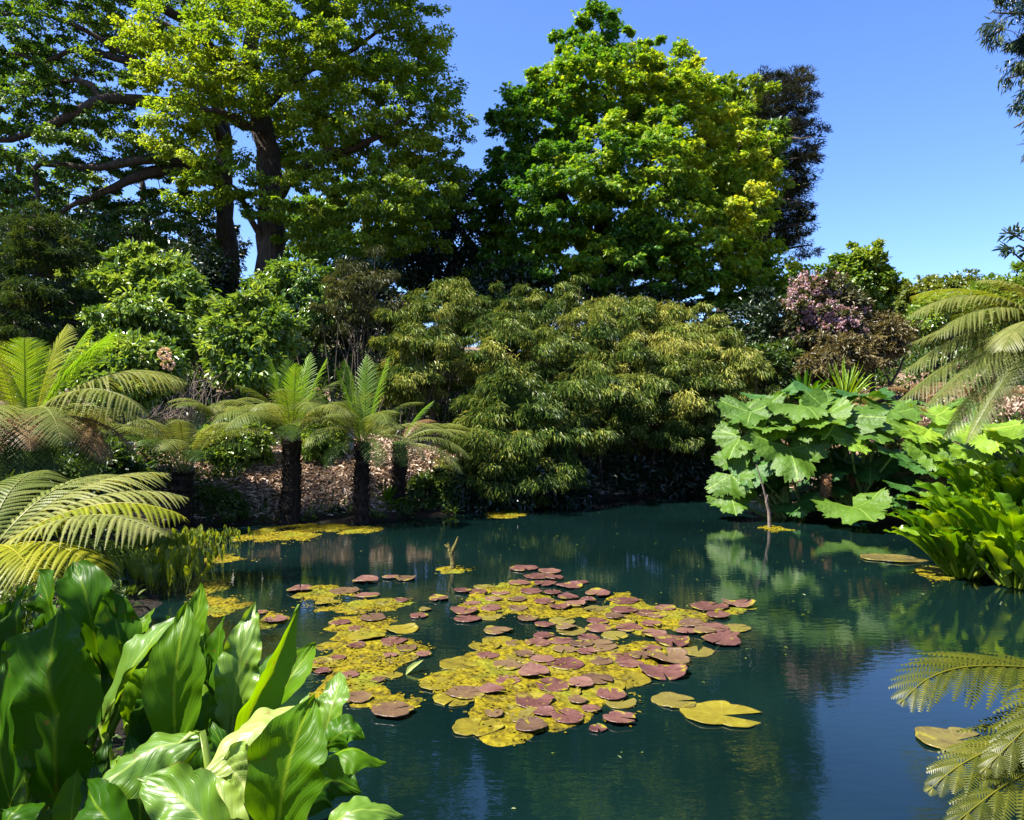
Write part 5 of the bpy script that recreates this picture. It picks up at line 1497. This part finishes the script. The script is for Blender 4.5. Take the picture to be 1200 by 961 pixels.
# ------------------------------------------------------------------ lily pads, algae mats, stumps, rail, litter
def pad_material(name, c0, c1, c2, rough=.36, spec=.3):
    m, t, out = newmat(name)
    tc = N(t, 'TexCoord')
    oi = N(t, 'ObjectInfo')
    n1 = N(t, 'TexNoise'); n1.inputs['Scale'].default_value = 9; n1.inputs['Detail'].default_value = 6; n1.inputs['Roughness'].default_value = .7
    n1.noise_dimensions = '4D'
    mu = N(t, 'Math', operation='MULTIPLY'); mu.inputs[1].default_value = 40
    t.links.new(oi.outputs['Random'], mu.inputs[0]); t.links.new(mu.outputs[0], n1.inputs['W'])
    t.links.new(tc.outputs['Object'], n1.inputs['Vector'])
    sh = N(t, 'Math', operation='MULTIPLY_ADD'); sh.inputs[1].default_value = .30
    t.links.new(oi.outputs['Random'], sh.inputs[0]); t.links.new(n1.outputs[0], sh.inputs[2])
    r = ramp(t, [c0, c1, c2], [.40, .62, .92]); t.links.new(sh.outputs[0], r.inputs[0])
    a = N(t, 'Attribute', attribute_name='b')
    # algae creeping over the pad in ragged blotches
    n3 = N(t, 'TexNoise', noise_dimensions='4D'); n3.inputs['Scale'].default_value = 7; n3.inputs['Detail'].default_value = 7; n3.inputs['Roughness'].default_value = .7
    t.links.new(mu.outputs[0], n3.inputs['W']); t.links.new(tc.outputs['Object'], n3.inputs['Vector'])
    rad = N(t, 'Attribute', attribute_name='a')
    e3 = N(t, 'Math', operation='MULTIPLY_ADD'); e3.inputs[1].default_value = .10
    t.links.new(rad.outputs['Fac'], e3.inputs[0]); t.links.new(n3.outputs[0], e3.inputs[2])
    r3 = ramp(t, [(0, 0, 0), (1, 1, 1)], [.635, .68]); t.links.new(e3.outputs[0], r3.inputs[0])
    sn = N(t, 'Math', operation='SINE'); ml = N(t, 'Math', operation='MULTIPLY'); ml.inputs[1].default_value = 13
    t.links.new(a.outputs['Fac'], ml.inputs[0]); t.links.new(ml.outputs[0], sn.inputs[0])
    mr = N(t, 'MapRange'); mr.inputs[1].default_value = .86; mr.inputs[2].default_value = 1; mr.inputs[4].default_value = .35
    t.links.new(sn.outputs[0], mr.inputs[0])
    mx = N(t, 'Mix', data_type='RGBA'); mx.inputs[7].default_value = (*[min(1, x * 1.5 + .03) for x in c1], 1)
    t.links.new(mr.outputs[0], mx.inputs[0]); t.links.new(r.outputs[0], mx.inputs[6])
    b = N(t, 'BsdfPrincipled'); b.inputs['Roughness'].default_value = rough; b.inputs['Specular IOR Level'].default_value = spec
    ag = N(t, 'Mix', data_type='RGBA'); ag.inputs[7].default_value = (.17, .145, .012, 1)
    t.links.new(r3.outputs[0], ag.inputs[0]); t.links.new(mx.outputs[2], ag.inputs[6])
    t.links.new(ag.outputs[2], b.inputs['Base Color'])
    bp = N(t, 'Bump'); bp.inputs['Strength'].default_value = .6; bp.inputs['Distance'].default_value = .01
    t.links.new(n1.outputs[0], bp.inputs['Height']); t.links.new(bp.outputs[0], b.inputs['Normal'])
    t.links.new(b.outputs[0], out.inputs[0])
    return m


M['pad_red'] = pad_material('pad_red', (.045, .016, .014), (.088, .037, .030), (.145, .078, .054))
M['pad_brown'] = pad_material('pad_brown', (.045, .024, .016), (.08, .046, .025), (.12, .08, .035))
M['pad_olive'] = pad_material('pad_olive', (.05, .036, .012), (.095, .075, .015), (.13, .115, .018))
M['pad_yellow'] = pad_material('pad_yellow', (.045, .034, .002), (.105, .084, .002), (.16, .135, .006), .5)


def algae_mat_material():
    m, t, out = newmat('algae')
    tc = N(t, 'TexCoord')
    n1 = N(t, 'TexNoise'); n1.inputs['Scale'].default_value = 16; n1.inputs['Detail'].default_value = 8; n1.inputs['Roughness'].default_value = .75
    n2 = N(t, 'TexNoise'); n2.inputs['Scale'].default_value = 2.2; n2.inputs['Detail'].default_value = 4
    vo = N(t, 'TexVoronoi'); vo.inputs['Scale'].default_value = 26
    for n in (n1, n2, vo):
        t.links.new(tc.outputs['Object'], n.inputs['Vector'])
    r1 = ramp(t, [(.018, .014, .002), (.075, .056, .002), (.165, .132, .002), (.24, .20, .006)], [.34, .44, .56, .74]); t.links.new(n1.outputs[0], r1.inputs[0])
    r2 = ramp(t, [(.07, .065, .006), (.15, .165, .008)], [.3, .7]); t.links.new(n1.outputs[0], r2.inputs[0])
    f = ramp(t, [(0, 0, 0), (1, 1, 1)], [.52, .66]); t.links.new(n2.outputs[0], f.inputs[0])
    mx = N(t, 'Mix', data_type='RGBA'); t.links.new(f.outputs[0], mx.inputs[0]); t.links.new(r1.outputs[0], mx.inputs[6]); t.links.new(r2.outputs[0], mx.inputs[7])
    b = N(t, 'BsdfPrincipled'); b.inputs['Roughness'].default_value = .6; b.inputs['Specular IOR Level'].default_value = .12
    t.links.new(mx.outputs[2], b.inputs['Base Color'])
    ad = N(t, 'Math', operation='ADD'); t.links.new(n1.outputs[0], ad.inputs[0]); t.links.new(vo.outputs['Distance'], ad.inputs[1])
    bp = N(t, 'Bump'); bp.inputs['Strength'].default_value = .8; bp.inputs['Distance'].default_value = .02
    t.links.new(ad.outputs[0], bp.inputs['Height']); t.links.new(bp.outputs[0], b.inputs['Normal'])
    t.links.new(b.outputs[0], out.inputs[0])
    return m


M['algae'] = algae_mat_material()


def poly_sd(p, poly):
    global POND
    keep = POND
    POND = poly
    s = -sdist(p)
    POND = keep
    return s


def algae(label, pts, seed, step=.022, hole=.28):
    poly = np.array([PW(x, y)[:2] for x, y in pts])
    lo, hi = poly.min(0) - .1, poly.max(0) + .1
    step = max(step, float(np.max(hi - lo)) / 170)
    xs, ys = np.arange(lo[0], hi[0], step), np.arange(lo[1], hi[1], step)
    X, Y = np.meshgrid(xs, ys)
    p = np.stack([X.ravel(), Y.ravel()], -1)
    sd = poly_sd(p, poly)
    ns = noise(p + seed * 3.7, 5.5, 3)
    n2 = noise(p - seed * 1.9, 16, 2)
    f = sd + .11 * ns + .05 * n2 - .02
    f = f - np.clip(noise(p + seed * 9.1, 4.2, 3) - (.75 - hole), 0, 1) * .9
    z = np.clip(f * .16, -.03, .009) + .004 * n2 * (f > .03) + .003 * noise(p, 34, 2) * (f > .03)
    idx = np.where(z > -.012)[0]
    ok = np.zeros(len(p), bool)
    ok[idx] = True
    nx = len(xs)
    i = (np.arange(len(ys) - 1)[:, None] * nx + np.arange(nx - 1)[None, :]).ravel()
    q = np.stack([i, i + 1, i + nx + 1, i + nx], -1)
    q = q[ok[q].all(1)]
    used = np.unique(q)
    mp = np.full(len(p), -1)
    mp[used] = np.arange(len(used))
    mb = MB()
    mb.add(np.column_stack([p[used], z[used]]), mp[q])
    # loose flecks of weed on the mat and thinning out round its edge
    rng = np.random.default_rng(seed + 900)
    area = float(np.prod(hi - lo))
    k = int(min(9000, area * 5200))
    c = rng.uniform(lo - .12, hi + .12, (k, 2))
    sd2 = poly_sd(c, poly) + .10 * noise(c + seed * 3.7, 5.5, 3)
    dens = np.where(sd2 > 0, .16, .22 * np.exp(sd2 / .02)) * (noise(c, 8, 2) > -.25)
    c = c[rng.uniform(size=k) < dens]
    k = len(c)
    zz = np.where(poly_sd(c, poly) > .03, .013, .004) + rng.uniform(0, .004, k)
    leaves(mb, np.column_stack([c, zz]), runit(rng, k) * A(1, 1, .12), nrm(UP + .35 * runit(rng, k)), .026 * rng.uniform(.5, 1.5, k), .017, v=rng.uniform(0, 1, k))
    return tag(mb.build('algae_mat', M['algae'], smooth=True), label, 'algae', 'floating algae mats')


def z6(pts):
    return [(450 + x / 2.553, 620 + y / 2.553) for x, y in pts]


def z5(pts):
    return [(200 + x / 3.333, 600 + y / 3.333) for x, y in pts]


def build_algae():
    algae('largest yellow algae mat, under the red lily pads in the middle of the pond', z6([(225, 370), (330, 330), (420, 345), (520, 335), (640, 345), (760, 320), (840, 345), (800, 400), (785, 450), (745, 490), (755, 545), (700, 585), (600, 590), (500, 615), (430, 645), (360, 648), (290, 612), (250, 575), (160, 540), (165, 515), (105, 470), (150, 425), (230, 410)]), 1)
    algae('thin yellow-olive algae mat among the farthest cluster of red lily pads', z6([(210, 200), (330, 158), (420, 150), (480, 190), (600, 240), (700, 195), (770, 200), (860, 240), (950, 255), (1010, 240), (1080, 235), (1010, 270), (880, 300), (760, 310), (680, 290), (560, 270), (430, 275), (310, 275), (230, 235)]), 2, hole=.5)
    algae('yellow algae mat of the raft next to the skunk cabbage leaves', z5([(590, 540), (680, 490), (820, 488), (930, 495), (1012, 525), (985, 575), (900, 600), (885, 660), (920, 700), (935, 740), (900, 785), (790, 775), (700, 795), (600, 760), (540, 740), (545, 600)]), 3, hole=.3)
    algae('small yellow algae mat behind the raft next to the skunk cabbages', z5([(610, 465), (660, 420), (760, 412), (865, 418), (860, 450), (810, 485), (680, 502)]), 4, hole=.2)
    algae('yellow algae mat around the two ranks of small red pads near the far bank', z5([(490, 345), (560, 292), (640, 288), (730, 330), (900, 342), (945, 360), (850, 385), (760, 398), (690, 400), (560, 385), (505, 378)]), 5, hole=.3)
    algae('golden algae shelf at the mouth of the shallow bay, upper of two', z5([(40, 268), (120, 262), (215, 262), (200, 300), (150, 330), (60, 330)]), 6, hole=.2)
    algae('golden algae shelf beside the skunk cabbage tips, lower of two', z5([(60, 345), (150, 335), (290, 322), (285, 372), (200, 412), (110, 405), (50, 380)]), 7, hole=.2)
    algae('little golden algae patch with one red pad beside the pointed leaf', z5([(325, 390), (380, 378), (455, 388), (452, 432), (400, 468), (335, 462)]), 8, hole=.1)
    algae('olive algae streak along the foot of the thick fern trunk', z5([(250, 92), (380, 60), (520, 48), (640, 46), (700, 62), (700, 80), (590, 80), (560, 112), (450, 128), (350, 122), (240, 108)]), 9, step=.04, hole=.35)
    algae('olive algae strip under the slim fern trunk', z5([(610, 62), (700, 55), (820, 58), (860, 70), (780, 82), (650, 84)]), 10, step=.04, hole=.3)
    algae('olive algae scraps drifting in front of the water plants', z5([(150, 178), (200, 165), (335, 166), (325, 190), (220, 194), (150, 200), (60, 230), (30, 215)]), 11, step=.035, hole=.45)
    algae('yellow algae strip at the water edge below the front bamboo', [(568, 602), (585, 596), (612, 596), (622, 602), (600, 607), (575, 607)], 12, step=.035, hole=.1)
    algae('round algae patch around the little forked stump', [(514, 667), (522, 663), (538, 663), (546, 667), (538, 671), (522, 671)], 13, hole=0)
    algae('flat yellow algae patch under the bare stick by the giant rhubarb', [(886, 620), (900, 615), (918, 617), (925, 621), (906, 625)], 14, hole=0)
    algae('olive algae lump beside the floating yellow leaf under the waterside skunk cabbage', [(1070, 672), (1090, 664), (1120, 670), (1125, 682), (1095, 683)], 15, hole=.1)


build_algae()


def pad(mb, c, R, yaw, tilt, rng, notch=.32, curl=.02, stretch=1.0, deep=.0):
    nt, nr = 56, 6
    th = np.linspace(notch * .5, 2 * math.pi - notch * .5, nt)
    rr = np.array([0, .3, .6, .85, .95, 1.0])
    ph = rng.uniform(0, 6.28, 3)
    edge = R * (1 + .06 * np.sin(th * 2 + ph[0]) + .04 * np.sin(th * 5 + ph[1]) + .02 * np.sin(th * 11 + ph[2]))
    for _ in range(rng.integers(0, 3)):
        bt = rng.uniform(0, 6.28)
        edge = edge - R * rng.uniform(.08, .22) * np.exp(-((th - bt) / rng.uniform(.08, .16)) ** 2)
    r = rr[:, None] * edge[None, :]
    z = curl * R * (rr[:, None] ** 6) * (1 + 1.2 * np.sin(th * 2 + ph[2]))[None, :] + .012 * R * np.sin(th * 5 + ph[1])[None, :] * rr[:, None] ** 2 + .03 * R * (rr[:, None] - .5)
    x, y = r * np.cos(th) * stretch, r * np.sin(th)
    cy_, sy_ = math.cos(yaw), math.sin(yaw)
    X, Y = x * cy_ - y * sy_, x * sy_ + y * cy_
    Z = z + X * tilt[0] + Y * tilt[1]
    V = np.stack([X, Y, Z], -1) + np.asarray(c)
    i = np.arange(nr - 1)[:, None] * nt + np.arange(nt - 1)[None, :]
    F = np.stack([i, i + 1, i + nt + 1, i + nt], -1).reshape(-1, 4)
    low = V[-1] - A(0, 0, .004 + .01 * R)
    k = np.arange(nt - 1)
    V2 = np.concatenate([V.reshape(-1, 3), low])
    b0, l0 = (nr - 1) * nt, nr * nt
    F2 = np.stack([b0 + k, b0 + k + 1, l0 + k + 1, l0 + k], -1)
    mb.add(V2, [F, F2], a=np.concatenate([np.repeat(rr, nt), np.ones(nt)]), b=np.concatenate([np.tile(th, nr), th]))


PADS6 = """420,120,84 495,130,66 465,143,86 405,166,64 510,150,54 482,166,66 552,173,78 590,161,44 440,190,70 165,211,62 235,188,54 330,213,54 300,174,62o 280,190,60 552,210,62 480,222,66
525,238,64 572,230,64 240,250,82 250,272,78 320,240,64 430,271,64b 640,198,78 720,248,78 720,218,84 630,240,64o 640,279,64 790,255,74 842,240,64 975,235,112 1060,228,92 1000,262,72 925,290,84b 990,300,84
870,258,74o 930,264,92o 1010,338,112 1055,298,84o 940,368,96o 862,342,112 808,318,78 835,433,138R 850,392,132b 342,308,82b 480,324,64 460,345,78 530,340,74 612,330,64 560,308,92o 642,300,84 690,320,84o
640,352,112b 732,298,84 800,290,64 540,408,114 450,438,98R 370,412,88b 372,456,78 505,472,108 590,470,84 640,455,94b 712,390,88 650,400,74b 737,410,74 245,495,114b 325,490,74 450,520,122 680,500,94 550,567,104
705,575,92 440,597,98b 310,382,66 620,545,54 590,350,70b 700,440,80o 350,195,54 395,215,58b 265,225,50 610,218,48 690,268,60b 815,262,58 905,310,62 960,312,70b 1030,318,70 540,365,70b 600,372,64 475,395,70 420,380,60b 580,520,60b 480,555,70 380,545,64o 330,560,58b 640,600,54 770,385,70b 800,365,60 545,300,60b 480,292,56 385,345,50b 400,240,60b 505,195,54"""
PADS5 = """505,310,92 680,312,108b 762,273,104 860,258,64 918,263,84b 770,328,92 970,408,74 750,382,94o 660,438,80 732,460,84 790,421,104b 580,587,64 655,576,60 722,528,80 872,512,100 922,541,84b 988,560,64
770,580,112o 597,632,64 692,645,84 732,735,114b 865,785,160b 408,430,92 858,566,56 812,660,60b 352,394,54 995,383,50o 840,356,70o 905,352,60 560,330,70o 610,355,90y 870,640,70y"""


def build_pads():
    rng = np.random.default_rng(71)
    lst = []
    for s, (x0, y0, k), raft in ((PADS6, (450, 620, 2.553), 'mid'), (PADS5, (200, 600, 3.333), 'side')):
        for tok in s.split():
            kind = tok[-1] if tok[-1].isalpha() else 'r'
            x, y, w_ = [float(q) for q in tok.rstrip('obRy').split(',')]
            lst.append((x0 + x / k, y0 + y / k, w_ / k, kind, raft))
    mid = np.array([PW(x, y)[:2] for x, y in z6([(225, 370), (330, 330), (520, 335), (840, 345), (785, 450), (755, 545), (600, 590), (430, 645), (290, 612), (160, 540), (105, 470)])])
    far = np.array([PW(x, y)[:2] for x, y in z6([(270, 190), (420, 150), (600, 240), (860, 240), (1050, 240), (880, 300), (560, 280), (310, 275)])])
    sde = np.array([PW(x, y)[:2] for x, y in z5([(590, 540), (680, 430), (860, 420), (1000, 525), (885, 660), (900, 780), (700, 795), (545, 740)])])
    r2 = np.random.default_rng(72)
    for poly, raft, cnt in ((mid, 'mid', 20), (far, 'mid', 8), (sde, 'side', 9)):
        got = []
        while len(got) < cnt:
            q = r2.uniform(poly.min(0), poly.max(0))
            if poly_sd(q[None], poly)[0] > .02 and all(np.hypot(*(q - g)) > .13 for g in got):
                got.append(q)
        for q in got:
            k = FPX / q[1]
            lst.append((600 + q[0] * k, HORIZON + EYE * k, r2.uniform(.2, .32) * k, 'y' if r2.uniform() < .75 else 'o', raft))
    lst.sort(key=lambda a: -a[1])
    mats = {'r': 'pad_red', 'R': 'pad_red', 'b': 'pad_brown', 'o': 'pad_olive', 'y': 'pad_yellow'}
    word = {'r': 'small wine-red round lily pad', 'b': 'brownish round lily pad', 'o': 'olive yellow-stained round lily pad', 'y': 'yellow round lily pad'}
    where = {'mid': 'floating in the big raft in the middle of the pond', 'side': 'floating in the smaller raft beside the skunk cabbages'}
    for i, (px, py, wpx, kind, raft) in enumerate(lst):
        c = PW(px, py)
        R = wpx / FPX * c[1] * .5
        c[2] = .011 + .0007 * ((i * 37) % 23) if kind not in 'yo' else .004 + .0005 * ((i * 37) % 11)
        mb = MB()
        tl = rng.normal(0, .010, 2)
        big = kind == 'R'
        pad(mb, c, R, rng.uniform(0, 6.28), tl, rng, notch=rng.uniform(.1, .4), curl=.10 if big else rng.uniform(.0, .025) if rng.uniform() < .7 else rng.uniform(.04, .09))
        o = mb.build('lily_pad', M[mats[kind]], smooth=True)
        if big:
            tag(o, 'dark red raised-rim lily pad, ' + ('largest of the middle raft, on its open water side' if px > 700 else 'inside the middle raft beside brownish pads'), 'lily pad', 'lily pads')
        else:
            tag(o, word[kind] + ' ' + where[raft], 'lily pad', word[kind] + 's ' + where[raft])
    for px, py, wpx, mt, st, lab, nk in [
        (846, 838, 80, 'pad_yellow', 1.12, 'big yellow heart-shaped lily pad floating apart on dark water', .7),
        (1120, 868, 84, 'pad_olive', 1.0, 'big olive-yellow lily pad under the hanging fern frond tips', .5),
        (1046, 655, 50, 'pad_olive', 1.5, 'long flat yellow-brown floating leaf beside the waterside skunk cabbage', .1),
        (790, 822, 50, 'pad_olive', 1.0, 'dull sunken lily pad in the gap before the lone yellow pad', .3)]:
        c = PW(px, py)
        c[2] = .004 if 'on top' not in lab else .014
        mb = MB()
        pad(mb, c, wpx / FPX * c[1] * .5, -.25 if nk == .7 else rng.uniform(-.3, .3), rng.normal(0, .01, 2), rng, notch=nk, curl=.02, stretch=st)
        tag(mb.build('lily_pad', M[mt], smooth=True), lab, 'lily pad')


build_pads()


def build_bits():
    rng = np.random.default_rng(81)
    # forked stump on its patch
    c = PW(530, 667)
    k = c[1] / FPX
    mb = MB()
    def off(x, y, dy=0):
        return c + A((x - 530) * k, dy, (667 - y) * k)
    tube(mb, smooth_path([off(530, 671), off(531, 658), off(528, 648), off(525, 636)], 12), np.array([5, 4, 3.6, 3.4, 3.2, 3, 3, 2.8, 2.6, 2.2, 1.8, 1.2]) * k, 9)
    tube(mb, smooth_path([off(529, 648), off(533, 640), off(537, 629)], 9), np.linspace(3, 1, 9) * k, 8)
    tube(mb, smooth_path([off(526, 642), off(523, 640), off(521, 638)], 5), np.linspace(2, .8, 5) * k, 6)
    tag(mb.build('stump', M['stump'], smooth=True), 'little forked moss-yellow stump standing in the water', 'stump')
    # bare stick by the giant rhubarb
    c = PW(902, 618)
    k = c[1] / FPX
    mb = MB()
    tube(mb, smooth_path([c - A(0, 0, .05), c + A(-1 * k, 0, 18 * k), c + A(-4 * k, 0, 30 * k), c + A(-2.5 * k, 0, 38 * k)], 10), np.linspace(2.4, 1.2, 10) * k, 7)
    tube(mb, smooth_path([c + A(-3 * k, 0, 28 * k), c + A(-8 * k, 0, 48 * k), c + A(-16 * k, 0, 74 * k)], 8), np.linspace(1.4, .6, 8) * k, 6)
    tag(mb.build('stick', M['dead_twig'], smooth=True), 'bare pale stick rising from the water by the giant rhubarb', 'stick')
    # curled dead leaf between the rafts
    c = PW(487, 788)
    mb = MB()
    big_leaf(mb, [c + A(-.06, -.05, .0), c + A(-.02, 0, .03), c + A(.05, .06, .07)], .045, A(-.3, -.6, .7), rng, cup=.8, v=.9, nu=10, nv=6)
    tag(mb.build('dead_leaf', M['skunk_pale'], smooth=True), 'curled pale dead leaf sticking out of the water between two rafts', 'leaf')
    # timber walkway rail seen between the ferns
    for x0, x1, y, d, lab in ((376, 412, 498, 14.8, 'weathered grey timber rail glimpsed between the two tall tree ferns'), (80, 150, 518, 11.5, 'weathered grey timber rail glimpsed under the arching left-hand fronds')):
        lab = lab.replace('left-hand ', 'grey-green ')
        a, b = P(x0 - 4, y + 1, d), P(x1 + 6, y - 4 if d > 13 else y, d + .5)
        g = A((a[0] + b[0]) / 2, (a[1] + b[1]) / 2, ground((a + b) / 2))
        t = thing('timber_rail', lab, 'rail', g)
        ax = nrm(b - a)
        sd = nrm(np.cross(UP, ax)) * .12
        mb = MB()
        for s0, s1 in ((-1, -.05), (.05, 1)):
            V = np.array([a + sd * s0, b + sd * s0, b + sd * s1, a + sd * s1])
            V = np.concatenate([V, V - A(0, 0, .05)])
            mb.add(V, np.array([[0, 1, 2, 3], [7, 6, 5, 4], [0, 4, 5, 1], [1, 5, 6, 2], [2, 6, 7, 3], [3, 7, 4, 0]]))
        mb.build('top_board', M['timber'], t)
        for f in (.15, .85):
            p = a * (1 - f) + b * f
            pm = MB()
            h = p[2] - .052
            gz = ground(p) - .1
            q = np.array([[-.05, -.05], [.05, -.05], [.05, .05], [-.05, .05]])
            V = np.array([[p[0] + x, p[1] + y_, z] for z in (gz, h) for x, y_ in q])
            pm.add(V, np.array([[3, 2, 1, 0], [4, 5, 6, 7], [0, 1, 5, 4], [1, 2, 6, 5], [2, 3, 7, 6], [3, 0, 4, 7]]))
            pm.build('post', M['timber'], t)


build_bits()


def scatter(n, x0, x1, y0, y1, seed, keepf=None):
    rng = np.random.default_rng(seed)
    p = np.stack([rng.uniform(x0, x1, n), rng.uniform(y0, y1, n)], -1)
    s = sdist(p)
    ok = s > .05
    if keepf is not None:
        ok &= keepf(p, s, rng)
    p = p[ok]
    return np.column_stack([p, ground(p)]), s[ok], rng


def build_cover():
    # leaf litter over the banks
    p, s, rng = scatter(90000, -7, 3.5, 11.5, 19, 91, lambda p, s, r: (s < 4.5) & (s > .22 + .25 * r.uniform(size=len(s))))
    n = len(p)
    mb = MB()
    u = runit(rng, n)
    nor = nrm(UP + .9 * u)
    leaves(mb, p + A(0, 0, .012) + .02 * np.abs(u), runit(rng, n) * A(1, 1, .35), nor, .085 * rng.uniform(.3, 1.9, n), .034 * rng.uniform(.4, 1.5, n), v=rng.uniform(0, 1, n))
    p, s, rng = scatter(70000, 4.5, 16, 10.5, 24, 92, lambda p, s, r: (p[:, 1] > 14.6) | (p[:, 0] > 9.5))
    n = len(p)
    u = runit(rng, n)
    leaves(mb, p + A(0, 0, .02) + .03 * np.abs(u), runit(rng, n) * A(1, 1, .5), nrm(UP + .9 * u), .12 * rng.uniform(.6, 1.4, n), .045, v=rng.uniform(0, .8, n))
    tag(mb.build('leaf_litter', M['litter']), 'pinkish-brown dead leaves and mulch covering the banks', 'leaf litter', kind='stuff')
    # tiny flecks of weed and fallen petals drifting on the open water
    rng = np.random.default_rng(98)
    q = rng.uniform([-5, 2], [7, 16], (900, 2))
    q = q[(sdist(q) < -.15) & (noise(q, 1.3, 2) > .05)]
    k = len(q)
    db = MB()
    leaves(db, np.column_stack([q, np.full(k, .004)]), runit(rng, k) * A(1, 1, .05), nrm(UP + .15 * runit(rng, k)), .03 * rng.uniform(.4, 1.5, k), .014, v=rng.uniform(.2, 1, k))
    tag(db.build('floating_debris', M['undergrowth']), 'tiny flecks of weed drifting on the open water', 'debris', kind='stuff')
    # low green growth under the shrubs and on the slopes
    mb = MB()

    def tufts(n, x0, x1, y0, y1, seed, h, L, Wd, keepf, per=16, vb=.45):
        p, s, rng = scatter(n, x0, x1, y0, y1, seed, keepf)
        k = len(p)
        q = np.repeat(p, per, 0)
        u = runit(rng, k * per)
        u[:, 2] = np.abs(u[:, 2])
        hh = np.repeat(h * rng.uniform(.4, 1.3, k), per)
        pos = q + u * A(.8, .8, 1) * (hh * rng.uniform(.2, 1, k * per))[:, None]
        v = np.clip(np.repeat(rng.normal(vb, .18, k), per) + rng.normal(0, .14, k * per), 0, 1)
        leaves(mb, pos, u + rng.normal(0, .4, u.shape), UP + .7 * runit(rng, k * per), L * rng.uniform(.6, 1.4, k * per), Wd, v=v)
    # slope behind everything
    tufts(4200, -22, 20, 15.5, 34, 93, .65, .16, .07, lambda p, s, r: (s > 3.2) & ~((p[:, 0] > 4) & (p[:, 1] < 23) & (r.uniform(size=len(p)) < .75)), 22, .35)
    # left bank down to the camera
    tufts(1500, -9, -1.5, 3.2, 11.5, 94, .22, .09, .035, lambda p, s, r: s > .25, 22)
    tufts(500, -9, -4, 10.5, 15, 95, .4, .1, .04, lambda p, s, r: (s > .6) & (p[:, 0] < -4.8), 24)
    # right bank
    tufts(1500, 4.5, 13, 6, 15, 96, .34, .11, .045, lambda p, s, r: s > .15, 24)
    # tufts on the waterline of the mulch bank
    tufts(420, -5, 2.2, 12.2, 16, 97, .16, .09, .03, lambda p, s, r: s < .5, 24, .55)
    tag(mb.build('undergrowth', M['undergrowth']), 'low mixed green undergrowth covering the slopes and bank edges', 'undergrowth', kind='stuff')


build_cover()
